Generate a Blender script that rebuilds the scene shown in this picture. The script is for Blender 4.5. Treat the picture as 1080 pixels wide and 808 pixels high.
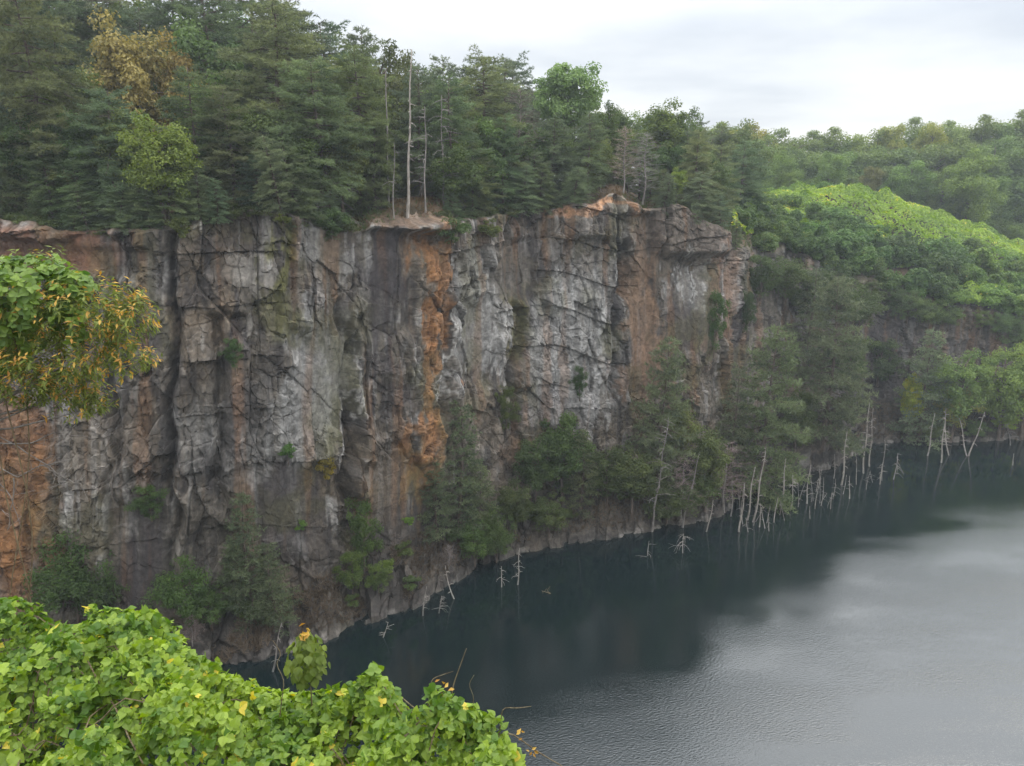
import bpy, math, random
import numpy as np
from math import radians, sin, cos, pi

# ------------------------------------------------------------------ basics
for o in list(bpy.data.objects):
    bpy.data.objects.remove(o)
SC = bpy.context.scene
COL = SC.collection
RNG = np.random.default_rng(7)

EYE = np.array([0.0, 0.0, 36.0])
F = 800.0
PITCH = radians(14.3)
FW = np.array([0.0, cos(PITCH), -sin(PITCH)])
UP = np.array([0.0, sin(PITCH), cos(PITCH)])

def ray(px, py):
    return FW + np.array([(px - 540.0) / F, 0, 0]) + UP * ((404.0 - py) / F)
def at_depth(px, py, Y):
    d = ray(px, py); return EYE + d * (Y / d[1])
def on_water(px, py):
    d = ray(px, py); return EYE + d * (-EYE[2] / d[2])
def project(P):
    d = np.asarray(P) - EYE
    c = d @ FW
    c = np.where(np.abs(c) < 1e-3, 1e-3, c)
    return 540 + F * d[..., 0] / c, 404 - F * (d @ UP) / c, c

# ------------------------------------------------------------------ noise
def _h(ix, iy, iz, seed):
    x = (ix.astype(np.int64) * 374761393 + iy.astype(np.int64) * 668265263 + iz.astype(np.int64) * 2147483647 + seed * 1274126177) & 0xffffffff
    x = ((x ^ (x >> 13)) * 1274126177) & 0xffffffff
    x = ((x ^ (x >> 16)) * 2246822519) & 0xffffffff
    x = x ^ (x >> 15)
    return (x & 0xffffff) / float(0xffffff)
def vnoise(x, y, z=None, seed=0):
    x = np.asarray(x, float); y = np.asarray(y, float)
    z = np.zeros_like(x) if z is None else np.asarray(z, float)
    ix, iy, iz = np.floor(x), np.floor(y), np.floor(z)
    fx, fy, fz = x - ix, y - iy, z - iz
    fx, fy, fz = [f * f * f * (f * (f * 6 - 15) + 10) for f in (fx, fy, fz)]
    r = 0
    for a in (0, 1):
        wx = fx if a else 1 - fx
        for b in (0, 1):
            wy = fy if b else 1 - fy
            for c in (0, 1):
                wz = fz if c else 1 - fz
                r = r + wx * wy * wz * _h(ix + a, iy + b, iz + c, seed)
    return r
def fbm(x, y, z=None, seed=0, octaves=4, gain=0.5):
    s = 0; a = 1; t = 0
    for k in range(octaves):
        s = s + a * vnoise(x * 2 ** k, y * 2 ** k, None if z is None else z * 2 ** k, seed + k * 17)
        t += a; a *= gain
    return s / t
def sstep(a, b, x):
    t = np.clip((x - a) / (b - a), 0, 1)
    return t * t * (3 - 2 * t)
def facets(u, v, seed):
    """cells of broken rock: returns (offset of the tilted facet, distance to the joint, random per cell)"""
    iu, iv = np.floor(u), np.floor(v)
    f1 = np.full(u.shape, 9.0); f2 = f1.copy()
    off = np.zeros_like(u); rid = np.zeros_like(u)
    for a in (-1, 0, 1):
        for b in (-1, 0, 1):
            cu, cv = iu + a, iv + b
            z = np.zeros_like(cu)
            pu = cu + 0.1 + 0.8 * _h(cu, cv, z, seed); pv = cv + 0.1 + 0.8 * _h(cu, cv, z + 1, seed)
            du, dv = u - pu, v - pv
            d = np.maximum(np.abs(du), np.abs(dv)) * 0.6 + 0.4 * np.sqrt(du * du + dv * dv)
            r = _h(cu, cv, z + 2, seed)
            h = (r - 0.5) + du * (_h(cu, cv, z + 3, seed) - 0.5) * 1.1 + dv * (_h(cu, cv, z + 4, seed) - 0.5) * 1.1
            n = d < f1
            f2 = np.where(n, f1, np.minimum(f2, d))
            off = np.where(n, h, off); rid = np.where(n, r, rid)
            f1 = np.where(n, d, f1)
    return off, f2 - f1, rid

# ------------------------------------------------------------------ mesh builder
class MB:
    def __init__(s):
        s.v = []; s.q = []; s.t = []; s.c = []; s.n = 0
    def add(s, v, quads=None, tris=None, tint=0.5):
        v = np.asarray(v, float).reshape(-1, 3)
        if quads is not None and len(quads): s.q.append(np.asarray(quads, np.int64) + s.n)
        if tris is not None and len(tris): s.t.append(np.asarray(tris, np.int64) + s.n)
        tint = np.asarray(tint, float)
        s.c.append(np.full(len(v), float(tint)) if tint.ndim == 0 else tint)
        s.v.append(v); s.n += len(v)
    def tube(s, pts, rad, sides=6, tint=0.5):
        pts = np.asarray(pts, float); rad = np.asarray(rad, float); n = len(pts)
        tg = np.gradient(pts, axis=0); tg /= np.linalg.norm(tg, axis=1)[:, None] + 1e-9
        ref = np.array([0.31, 0.95, 0.02]) if abs(tg[0][1]) < 0.8 else np.array([1.0, 0.02, 0.1])
        a = np.cross(tg, ref); a /= np.linalg.norm(a, axis=1)[:, None] + 1e-9
        b = np.cross(tg, a)
        th = np.arange(sides) * 2 * pi / sides
        ring = pts[:, None] + rad[:, None, None] * (a[:, None] * np.cos(th)[None, :, None] + b[:, None] * np.sin(th)[None, :, None])
        i = np.arange(n - 1)[:, None] * sides; j = np.arange(sides)[None]; k = (j + 1) % sides
        q = np.stack([i + j, i + k, i + sides + k, i + sides + j], -1).reshape(-1, 4)
        V = np.concatenate([ring.reshape(-1, 3), pts[-1:] + tg[-1:] * rad[-1]])
        e = (n - 1) * sides
        t = np.stack([e + np.arange(sides), e + (np.arange(sides) + 1) % sides, np.full(sides, n * sides)], -1)
        s.add(V, q, t, tint)
    def blades(s, pos, dr, length, width, n, spread, rng, tint=None):
        pos = np.repeat(pos, n, 0); dr = np.repeat(dr, n, 0); m = len(pos)
        d = dr + spread * rng.normal(size=(m, 3)); d /= np.linalg.norm(d, axis=1)[:, None] + 1e-9
        sd = np.cross(d, rng.normal(size=(m, 3))); sd /= np.linalg.norm(sd, axis=1)[:, None] + 1e-9
        L = length * rng.uniform(0.6, 1.25, (m, 1)); w = width * rng.uniform(0.7, 1.2, (m, 1))
        V = np.stack([pos - sd * w * .5, pos + sd * w * .5, pos + d * L], 1).reshape(-1, 3)
        t = np.arange(m * 3).reshape(-1, 3)
        c = rng.uniform(0.25, 0.75, m) if tint is None else np.clip(np.repeat(tint, n) + rng.normal(0, .12, m), 0, 1)
        s.add(V, None, t, np.repeat(c, 3))
    def leaves(s, pos, nrm, size, aspect, rng, tint, axis=None, fold=0.15):
        m = len(pos)
        nrm = nrm / (np.linalg.norm(nrm, axis=1)[:, None] + 1e-9)
        a = rng.normal(size=(m, 3)) if axis is None else axis
        a = a - nrm * np.sum(a * nrm, 1)[:, None]; a /= np.linalg.norm(a, axis=1)[:, None] + 1e-9
        b = np.cross(nrm, a)
        L = size * rng.uniform(.65, 1.3, (m, 1)); W = L * aspect
        f = nrm * L * fold
        V = np.stack([pos - a * L * .5, pos + b * W * .5 - a * L * .08 + f, pos + a * L * .5, pos - b * W * .5 - a * L * .08 + f], 1).reshape(-1, 3)
        s.add(V, np.arange(m * 4).reshape(-1, 4), None, np.repeat(tint, 4))
    def mesh(s, name, mat, smooth=False):
        me = bpy.data.meshes.new(name)
        V = np.concatenate(s.v)
        q = np.concatenate(s.q) if s.q else np.zeros((0, 4), np.int64)
        t = np.concatenate(s.t) if s.t else np.zeros((0, 3), np.int64)
        nl = len(q) * 4 + len(t) * 3
        me.vertices.add(len(V)); me.vertices.foreach_set('co', V.astype(np.float32).ravel())
        me.loops.add(nl); me.loops.foreach_set('vertex_index', np.concatenate([q.ravel(), t.ravel()]).astype(np.int32))
        me.polygons.add(len(q) + len(t))
        st = np.concatenate([np.arange(len(q)) * 4, len(q) * 4 + np.arange(len(t)) * 3]).astype(np.int32)
        me.polygons.foreach_set('loop_start', st)
        me.polygons.foreach_set('use_smooth', np.full(len(st), smooth))
        at = me.attributes.new('tint', 'FLOAT', 'POINT'); at.data.foreach_set('value', np.concatenate(s.c).astype(np.float32))
        me.update(calc_edges=True); me.validate()
        me.materials.append(mat)
        return me

def link(name, me, parent=None):
    o = bpy.data.objects.new(name, me); COL.objects.link(o)
    if parent is not None: o.parent = parent
    return o
def tag(o, label=None, cat=None, group=None, kind=None):
    if label: o['label'] = label
    if cat: o['category'] = cat
    if group: o['group'] = group
    if kind: o['kind'] = kind
    return o
def empty(name):
    o = bpy.data.objects.new(name, None); COL.objects.link(o); o.empty_display_size = 0.5
    return o
def copy_thing(root):
    r = root.copy(); COL.objects.link(r)
    for k in ('label', 'group'):
        if k in r: del r[k]
    for ch in list(root.children):
        c = ch.copy(); COL.objects.link(c); c.parent = r
        for g in list(ch.children):
            d = g.copy(); COL.objects.link(d); d.parent = c
    return r

# ------------------------------------------------------------------ materials
def mat_new(name):
    m = bpy.data.materials.new(name); m.use_nodes = True
    nt = m.node_tree; nt.nodes.clear()
    return m, nt, nt.nodes, nt.links
def nd(ns, t, **kw):
    n = ns.new(t)
    for k, v in kw.items():
        if hasattr(n, k): setattr(n, k, v)
        else: n.inputs[k].default_value = v
    return n
def foliage_mat(name, dark, light, transl=0.3, rough=0.6, spec=0.3, old=None):
    """leaf colour between two greens by the leaf's own tint, times the plant's own colour"""
    m, nt, ns, ln = mat_new(name)
    out = ns.new('ShaderNodeOutputMaterial')
    at = nd(ns, 'ShaderNodeAttribute', attribute_name='tint')
    mx = ns.new('ShaderNodeValToRGB'); el_ = mx.color_ramp.elements
    el_[0].position = 0; el_[0].color = (*dark, 1); el_[1].position = .97; el_[1].color = (*light, 1)
    if old: k_ = el_.new(1.0); k_.color = (*old, 1)
    ln.new(at.outputs['Fac'], mx.inputs[0])
    oi = ns.new('ShaderNodeObjectInfo')
    mu = nd(ns, 'ShaderNodeMix', data_type='RGBA', blend_type='MULTIPLY'); mu.inputs[0].default_value = 1
    ln.new(mx.outputs[0], mu.inputs[6]); ln.new(oi.outputs['Color'], mu.inputs[7])
    p = nd(ns, 'ShaderNodeBsdfPrincipled'); p.inputs['Roughness'].default_value = rough
    p.inputs['Specular IOR Level'].default_value = spec
    ln.new(mu.outputs[2], p.inputs['Base Color'])
    tr = ns.new('ShaderNodeBsdfTranslucent')
    hs = nd(ns, 'ShaderNodeHueSaturation'); hs.inputs['Saturation'].default_value = 1.15; hs.inputs['Value'].default_value = 1.5
    ln.new(mu.outputs[2], hs.inputs['Color']); ln.new(hs.outputs['Color'], tr.inputs['Color'])
    ms = ns.new('ShaderNodeMixShader'); ms.inputs[0].default_value = transl
    ln.new(p.outputs[0], ms.inputs[1]); ln.new(tr.outputs[0], ms.inputs[2]); ln.new(ms.outputs[0], out.inputs['Surface'])
    return m
def bark_mat(name, a, b, scale=3.0):
    m, nt, ns, ln = mat_new(name)
    out = ns.new('ShaderNodeOutputMaterial')
    ge = ns.new('ShaderNodeTexCoord')
    mp = nd(ns, 'ShaderNodeMapping'); mp.inputs['Scale'].default_value = (scale * 3, scale * 3, scale * .6)
    ln.new(ge.outputs['Object'], mp.inputs[0])
    nz = nd(ns, 'ShaderNodeTexNoise'); nz.inputs['Scale'].default_value = 1.0; nz.inputs['Detail'].default_value = 6
    ln.new(mp.outputs[0], nz.inputs['Vector'])
    cr = ns.new('ShaderNodeValToRGB')
    cr.color_ramp.elements[0].position = .35; cr.color_ramp.elements[0].color = (*a, 1)
    cr.color_ramp.elements[1].position = .68; cr.color_ramp.elements[1].color = (*b, 1)
    ln.new(nz.outputs['Fac'], cr.inputs[0])
    oi = ns.new('ShaderNodeObjectInfo')
    mu = nd(ns, 'ShaderNodeMix', data_type='RGBA', blend_type='MULTIPLY'); mu.inputs[0].default_value = 1
    ln.new(cr.outputs[0], mu.inputs[6]); ln.new(oi.outputs['Color'], mu.inputs[7])
    bp = nd(ns, 'ShaderNodeBump'); bp.inputs['Distance'].default_value = .05
    ln.new(nz.outputs['Fac'], bp.inputs['Height'])
    p = ns.new('ShaderNodeBsdfPrincipled'); p.inputs['Roughness'].default_value = .9; p.inputs['Specular IOR Level'].default_value = .2
    ln.new(mu.outputs[2], p.inputs['Base Color']); ln.new(bp.outputs[0], p.inputs['Normal'])
    ln.new(p.outputs[0], out.inputs['Surface'])
    return m

M_NEEDLE = foliage_mat('pine_needles', (.062, .088, .052), (.215, .262, .130), .28, .7, .2)
M_LEAF = foliage_mat('tree_leaves', (.046, .085, .027), (.13, .19, .052), .3)
M_KUDZU = foliage_mat('kudzu_leaves', (.062, .125, .022), (.25, .34, .055), .36, .5, .4, (.50, .42, .08))
M_LANCE = foliage_mat('narrow_leaves', (.085, .12, .028), (.25, .29, .06), .3, .5, .35)
M_NEWLEAF = foliage_mat('orange_new_leaves', (.40, .20, .045), (.60, .40, .09), .3, .5, .3)
M_DRY = foliage_mat('dry_brush', (.085, .065, .048), (.20, .155, .11), .15, .8, .1)
M_BARK = bark_mat('brown_bark', (.07, .052, .042), (.17, .135, .11))
M_DEAD = bark_mat('bleached_wood', (.19, .165, .14), (.42, .385, .345))
M_GREYWOOD = bark_mat('grey_dead_wood', (.14, .125, .115), (.30, .275, .25))
M_VINE = bark_mat('vine_stem', (.12, .085, .05), (.25, .20, .12), 8)

def rock_mat():
    m, nt, ns, ln = mat_new('quarry_rock')
    out = ns.new('ShaderNodeOutputMaterial')
    at = nd(ns, 'ShaderNodeAttribute', attribute_name='rock')
    ge = ns.new('ShaderNodeNewGeometry')
    n1 = nd(ns, 'ShaderNodeTexNoise'); n1.inputs['Scale'].default_value = 2.6; n1.inputs['Detail'].default_value = 9; n1.inputs['Roughness'].default_value = .68
    ln.new(ge.outputs['Position'], n1.inputs['Vector'])
    mr = nd(ns, 'ShaderNodeMapRange'); mr.inputs['From Min'].default_value = .32; mr.inputs['From Max'].default_value = .68
    mr.inputs['To Min'].default_value = .55; mr.inputs['To Max'].default_value = 1.45
    ln.new(n1.outputs['Fac'], mr.inputs['Value'])
    mu = nd(ns, 'ShaderNodeMix', data_type='RGBA', blend_type='MULTIPLY'); mu.inputs[0].default_value = 1
    ln.new(at.outputs['Color'], mu.inputs[6]); ln.new(mr.outputs[0], mu.inputs[7])
    # fine seams
    mp = nd(ns, 'ShaderNodeMapping'); mp.inputs['Scale'].default_value = (1.5, 1.5, .75)
    ln.new(ge.outputs['Position'], mp.inputs[0])
    n2 = nd(ns, 'ShaderNodeTexNoise'); n2.inputs['Scale'].default_value = .9; n2.inputs['Detail'].default_value = 4
    ln.new(mp.outputs[0], n2.inputs['Vector'])
    av = nd(ns, 'ShaderNodeMix', data_type='RGBA'); av.inputs[0].default_value = .18
    ln.new(mp.outputs[0], av.inputs[6]); ln.new(n2.outputs['Color'], av.inputs[7])
    vo = nd(ns, 'ShaderNodeTexVoronoi', feature='DISTANCE_TO_EDGE'); vo.inputs['Scale'].default_value = 1.3
    ln.new(av.outputs[2], vo.inputs['Vector'])
    mv = nd(ns, 'ShaderNodeMapRange'); mv.inputs['From Max'].default_value = .05
    ln.new(vo.outputs['Distance'], mv.inputs['Value'])
    ad = nd(ns, 'ShaderNodeMath', operation='MULTIPLY_ADD'); ad.inputs[1].default_value = .07
    ln.new(mv.outputs[0], ad.inputs[0]); ln.new(n1.outputs['Fac'], ad.inputs[2])
    acc = None
    for sc_, wt in ((1.1, .40), (2.6, .26)):
        vb = nd(ns, 'ShaderNodeTexVoronoi', feature='F1'); vb.inputs['Scale'].default_value = sc_
        ln.new(av.outputs[2], vb.inputs['Vector'])
        sp2 = ns.new('ShaderNodeSeparateColor'); ln.new(vb.outputs['Color'], sp2.inputs[0])
        m2 = nd(ns, 'ShaderNodeMath', operation='MULTIPLY_ADD'); m2.inputs[1].default_value = wt
        ln.new(sp2.outputs[0], m2.inputs[0])
        if acc is None: 
            nsm = nd(ns, 'ShaderNodeMath', operation='MULTIPLY'); nsm.inputs[1].default_value = .6; ln.new(n1.outputs['Fac'], nsm.inputs[0]); acc = nsm.outputs[0]
        ln.new(acc, m2.inputs[2]); acc = m2.outputs[0]
    bp = nd(ns, 'ShaderNodeBump'); bp.inputs['Distance'].default_value = .16; bp.inputs['Strength'].default_value = .8
    ln.new(acc, bp.inputs['Height'])
    p = ns.new('ShaderNodeBsdfPrincipled'); p.inputs['Roughness'].default_value = .85; p.inputs['Specular IOR Level'].default_value = .25
    ln.new(mu.outputs[2], p.inputs['Base Color']); ln.new(bp.outputs[0], p.inputs['Normal'])
    ln.new(p.outputs[0], out.inputs['Surface'])
    return m
def soil_mat(name, a, b, c):
    m, nt, ns, ln = mat_new(name)
    out = ns.new('ShaderNodeOutputMaterial')
    ge = ns.new('ShaderNodeNewGeometry')
    n1 = nd(ns, 'ShaderNodeTexNoise'); n1.inputs['Scale'].default_value = .35; n1.inputs['Detail'].default_value = 8
    ln.new(ge.outputs['Position'], n1.inputs['Vector'])
    cr = ns.new('ShaderNodeValToRGB'); e = cr.color_ramp.elements
    e[0].position = .36; e[0].color = (*a, 1); e[1].position = .64; e[1].color = (*c, 1)
    k = e.new(.5); k.color = (*b, 1)
    ln.new(n1.outputs['Fac'], cr.inputs[0])
    n2 = nd(ns, 'ShaderNodeTexNoise'); n2.inputs['Scale'].default_value = 4; n2.inputs['Detail'].default_value = 8
    ln.new(ge.outputs['Position'], n2.inputs['Vector'])
    bp = nd(ns, 'ShaderNodeBump'); bp.inputs['Distance'].default_value = .2
    ln.new(n2.outputs['Fac'], bp.inputs['Height'])
    p = ns.new('ShaderNodeBsdfPrincipled'); p.inputs['Roughness'].default_value = .95; p.inputs['Specular IOR Level'].default_value = .1
    ln.new(cr.outputs[0], p.inputs['Base Color']); ln.new(bp.outputs[0], p.inputs['Normal'])
    ln.new(p.outputs[0], out.inputs['Surface'])
    return m
def water_mat():
    m, nt, ns, ln = mat_new('quarry_water')
    out = ns.new('ShaderNodeOutputMaterial')
    ge = ns.new('ShaderNodeNewGeometry')
    mp = nd(ns, 'ShaderNodeMapping'); mp.inputs['Scale'].default_value = (.8, 1.5, 1); mp.inputs['Rotation'].default_value = (0, 0, radians(-28))
    ln.new(ge.outputs['Position'], mp.inputs[0])
    w = nd(ns, 'ShaderNodeTexNoise'); w.inputs['Scale'].default_value = 5.6; w.inputs['Detail'].default_value = 3; w.inputs['Roughness'].default_value = .55
    ln.new(mp.outputs[0], w.inputs['Vector'])
    # cat's paws: wind ripples strong out in the pit, calm in the lee of the cliff
    big = nd(ns, 'ShaderNodeTexNoise'); big.inputs['Scale'].default_value = .035; big.inputs['Detail'].default_value = 3
    ln.new(ge.outputs['Position'], big.inputs['Vector'])
    sx = ns.new('ShaderNodeSeparateXYZ'); ln.new(ge.outputs['Position'], sx.inputs[0])
    # lee distance from the cliff line: d = 0.84*x - 0.54*y  (metres out from the wall)
    mx = nd(ns, 'ShaderNodeMath', operation='MULTIPLY'); mx.inputs[1].default_value = .50; ln.new(sx.outputs['X'], mx.inputs[0])
    my = nd(ns, 'ShaderNodeMath', operation='MULTIPLY_ADD'); my.inputs[1].default_value = -.87; ln.new(sx.outputs['Y'], my.inputs[0]); ln.new(mx.outputs[0], my.inputs[2])
    nb = nd(ns, 'ShaderNodeMath', operation='MULTIPLY_ADD'); nb.inputs[1].default_value = 26; ln.new(big.outputs['Fac'], nb.inputs[0]); ln.new(my.outputs[0], nb.inputs[2])
    rg = nd(ns, 'ShaderNodeMapRange', interpolation_type='SMOOTHSTEP')
    rg.inputs['From Min'].default_value = -40; rg.inputs['From Max'].default_value = -8
    rg.inputs['To Min'].default_value = .05; rg.inputs['To Max'].default_value = 1.0
    ln.new(nb.outputs[0], rg.inputs['Value'])
    pw = nd(ns, 'ShaderNodeTexNoise'); pw.inputs['Scale'].default_value = .11; pw.inputs['Detail'].default_value = 3
    pm = nd(ns, 'ShaderNodeMapping'); pm.inputs['Scale'].default_value = (.55, 1.6, 1); pm.inputs['Rotation'].default_value = (0, 0, radians(-20))
    ln.new(ge.outputs['Position'], pm.inputs[0]); ln.new(pm.outputs[0], pw.inputs['Vector'])
    pr = nd(ns, 'ShaderNodeMapRange'); pr.inputs['From Min'].default_value = .38; pr.inputs['From Max'].default_value = .64; pr.inputs['To Min'].default_value = .35; pr.inputs['To Max'].default_value = 1.0
    ln.new(pw.outputs['Fac'], pr.inputs['Value'])
    st_ = nd(ns, 'ShaderNodeMath', operation='MULTIPLY'); ln.new(rg.outputs[0], st_.inputs[0]); ln.new(pr.outputs[0], st_.inputs[1])
    bp = nd(ns, 'ShaderNodeBump'); bp.inputs['Distance'].default_value = .062
    ln.new(st_.outputs[0], bp.inputs['Strength']); ln.new(w.outputs['Fac'], bp.inputs['Height'])
    p = ns.new('ShaderNodeBsdfPrincipled')
    p.inputs['Base Color'].default_value = (.0030, .0095, .0110, 1); p.inputs['Roughness'].default_value = .05
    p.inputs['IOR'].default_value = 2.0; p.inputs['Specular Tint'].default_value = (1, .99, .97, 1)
    ln.new(bp.outputs[0], p.inputs['Normal'])
    ln.new(p.outputs[0], out.inputs['Surface'])
    return m
M_ROCK = rock_mat()
M_SOIL = soil_mat('forest_floor', (.04, .034, .022), (.075, .06, .038), (.13, .088, .056))
M_BANK = soil_mat('bank_soil', (.035, .033, .02), (.06, .055, .03), (.10, .085, .05))

# ------------------------------------------------------------------ pit outline: shoreline, talus top, rim
#        t(=px)  S_y   T_y  dT   R_x   R_y  dR
KEYS = [(-260, 745, 660, 3.0, -260, 244, 6.0),
        (-120, 735, 655, 3.0, -120, 242, 6.0),
        (0,    724, 655, 3.0, 0,    240, 6.0),
        (60,   722, 660, 3.0, 60,   242, 6.0),
        (130,  718, 668, 2.6, 130,  244, 6.0),
        (200,  712, 655, 2.8, 200,  243, 6.2),
        (240,  702, 640, 3.2, 240,  228, 6.6),
        (290,  693, 625, 3.8, 290,  226, 7.0),
        (340,  677, 610, 4.0, 340,  236, 6.6),
        (375,  661, 598, 4.2, 375,  240, 6.6),
        (430,  645, 575, 4.6, 430,  239, 7.0),
        (470,  622, 553, 4.8, 468,  236, 7.6),
        (500,  603, 540, 5.0, 500,  236, 8.2),
        (545,  586, 525, 5.2, 545,  226, 8.6),
        (600,  576, 515, 5.4, 600,  215, 9.0),
        (650,  567, 505, 5.6, 650,  211, 9.0),
        (700,  556, 492, 5.6, 696,  217, 9.0),
        (745,  550, 470, 6.0, 738,  234, 9.4),
        (765,  541, 455, 6.6, 768,  246, 10.0),
        (782,  528, 440, 8.0, 786,  268, 17.0),
        (830,  507, 430, 9.0, 822,  262, 20.0),
        (880,  494, 425, 7.5, 872,  282, 18.0),
        (902,  484, 425, 6.5, 905,  296, 14.5),
        (912,  471, 425, 6.0, 932,  306, 12.0),
        (960,  467, 430, 5.0, 975,  318, 10.5),
        (1020, 466, 432, 5.0, 1030, 328, 10.5),
        (1085, 464, 432, 5.0, 1090, 336, 10.5),
        (1200, 466, 430, 5.0, 1205, 345, 10.5)]
tS, Spt, Tpt, Rpt = [], [], [], []
def addkey(t, s, tt, r):
    tS.append(t); Spt.append(s); Tpt.append(tt); Rpt.append(r)
addkey(-900, np.array([-86., -60., 0]), np.array([-90., -60, 4]), np.array([-93., -60, 33.5]))
addkey(-620, np.array([-82., 20., 0]), np.array([-86., 21, 4]), np.array([-89., 22, 33.5]))
for (t, sy, ty, dT, rx, ry, dR) in KEYS:
    s = on_water(t, sy)
    addkey(t, s, at_depth(t, ty, s[1] + dT), at_depth(rx, ry, s[1] + dR))
addkey(1500, np.array([150., 100., 0]), np.array([154., 104., 5]), np.array([160., 108., 24.]))
addkey(1800, np.array([165., 20., 0]), np.array([169., 20., 5]), np.array([176., 20., 28.]))
addkey(2200, np.array([150., -60., 0]), np.array([154., -60., 5]), np.array([160., -60., 33.]))
tS = np.array(tS, float); Spt = np.array(Spt); Tpt = np.array(Tpt); Rpt = np.array(Rpt)
def interp3(t, arr):
    return np.stack([np.interp(t, tS, arr[:, k]) for k in range(3)], -1)
def smooth_rows(a, k):
    ker = np.ones(2 * k + 1) / (2 * k + 1)
    p = np.pad(a, ((k, k), (0, 0)), mode='edge')
    return np.stack([np.convolve(p[:, j], ker, 'valid') for j in range(a.shape[1])], -1)

U = np.concatenate([np.linspace(-900, -130, 70)[:-1], np.linspace(-130, 790, 1020)[:-1], np.linspace(790, 1130, 230)[:-1], np.linspace(1130, 2200, 70)])
S3, T3, R3 = [smooth_rows(interp3(U, a), 5) for a in (Spt, Tpt, Rpt)]
arc = np.concatenate([[0], np.cumsum(np.linalg.norm(np.diff(S3[:, :2], axis=0), axis=1))])
tg = np.gradient(smooth_rows(S3, 25)[:, :2], axis=0); tg /= np.linalg.norm(tg, axis=1)[:, None]
NRM = np.stack([tg[:, 1], -tg[:, 0]], -1)            # towards the water
R3[:, 2] += (fbm(arc * .22, arc * 0, seed=15, octaves=4, gain=.6) - .5) * 2.2
R3[:, :2] += NRM * ((fbm(arc * .3, arc * 0 + 7, seed=16, octaves=4, gain=.6) - .5) * 2.6)[:, None]
RIM_AZ = np.arctan2(R3[:, 0], R3[:, 1]); RIM_D = np.hypot(R3[:, 0], R3[:, 1])
order = np.argsort(RIM_AZ)
RIM_AZs, RIM_Ds, RIM_Zs, RIM_Us = RIM_AZ[order], RIM_D[order], R3[order, 2], U[order]

# ---- the land beyond the rim
CRX = [700, 780, 800, 870, 905, 940, 1000, 1060, 1080, 1200, 1400]
CRY = [214, 212, 208, 205, 204, 212, 232, 255, 262, 300, 330]
def crest_z(px, D=150.0):
    y = np.interp(px, CRX, CRY)
    v = (404 - y) / F
    return 36 + D * (FW[2] + UP[2] * v) / (FW[1] + UP[1] * v)
def ground_z(X, Y):
    X = np.asarray(X, float); Y = np.asarray(Y, float)
    az = np.arctan2(X, Y); D = np.hypot(X, Y)
    rd = np.interp(az, RIM_AZs, RIM_Ds); rz = np.interp(az, RIM_AZs, RIM_Zs); u = np.interp(az, RIM_AZs, RIM_Us)
    px = 540 + 826 * np.tan(np.clip(az, -1.3, 1.3))
    d = np.maximum(D - rd, 0)
    n = fbm(X * .11, Y * .11, seed=5, octaves=3) - .5
    plat = rz + 1.0 * sstep(0, 9, d) + .015 * np.minimum(d, 120) + 1.6 * n * sstep(0, 4, d)
    # the dirt hump with the snags at the rim, and the worn edge further right
    plat = plat + 1.3 * np.exp(-((px - 428) / 42) ** 2) * sstep(.2, 4.0, d) * (1 - sstep(9, 22, d))
    # the kudzu mound
    Yc = 150.0
    s = np.clip(d * np.cos(az) / np.maximum(Yc - rd * np.cos(az), 1), 0, 1)
    cz = crest_z(px)
    hill = rz + (cz - rz) * (np.sin(s * pi / 2) ** .9) + 2.2 * (fbm(X * .16, Y * .16, seed=9, octaves=4) - .5) * np.minimum(1, d / 3) + .5 * n
    hill = hill - 12 * sstep(Yc + 1, Yc + 34, Y)
    w = sstep(770, 800, px)
    far = sstep(150, 190, Y)
    z = plat * (1 - w) + hill * w
    return z
def height_above(px, Y, top_y):
    p = at_depth(px, top_y, Y)
    g = float(ground_z(p[0], Y))
    return p[0], Y, g, p[2] - g

# ---- cliff sheet
NB, NT, NW, NO = 5, 64, 330, 9
rows = []
for k in range(NB): rows.append(('b', k / NB))
for k in range(NT): rows.append(('t', k / NT))
for k in range(NW): rows.append(('w', k / (NW - 1)))
for k in range(NO): rows.append(('o', (k + 1) / NO))
P = np.zeros((len(rows), len(U), 3)); amp = np.zeros((len(rows), len(U))); HV = np.zeros((len(rows), len(U)))
B3 = S3.copy(); B3[:, :2] += NRM * 1.8; B3[:, 2] = -3
rdir = R3[:, :2] / np.linalg.norm(R3[:, :2], axis=1)[:, None]
for i, (k, f) in enumerate(rows):
    if k == 'b': P[i] = B3 * (1 - f) + S3 * f; amp[i] = .15
    elif k == 't': P[i] = S3 * (1 - f) + T3 * f; amp[i] = .6 + .2 * f
    elif k == 'w':
        P[i] = T3 * (1 - f) + R3 * f; amp[i] = .65 + .45 * min(1, f * 4)
    else:
        P[i] = R3; P[i, :, :2] += rdir * 3.2 * f
        P[i, :, 2] = ground_z(P[i, :, 0], P[i, :, 1]) + .25 * (1 - f) ** 2 - .12 * f; amp[i] = 1.0 * (1 - f) ** 2
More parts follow.
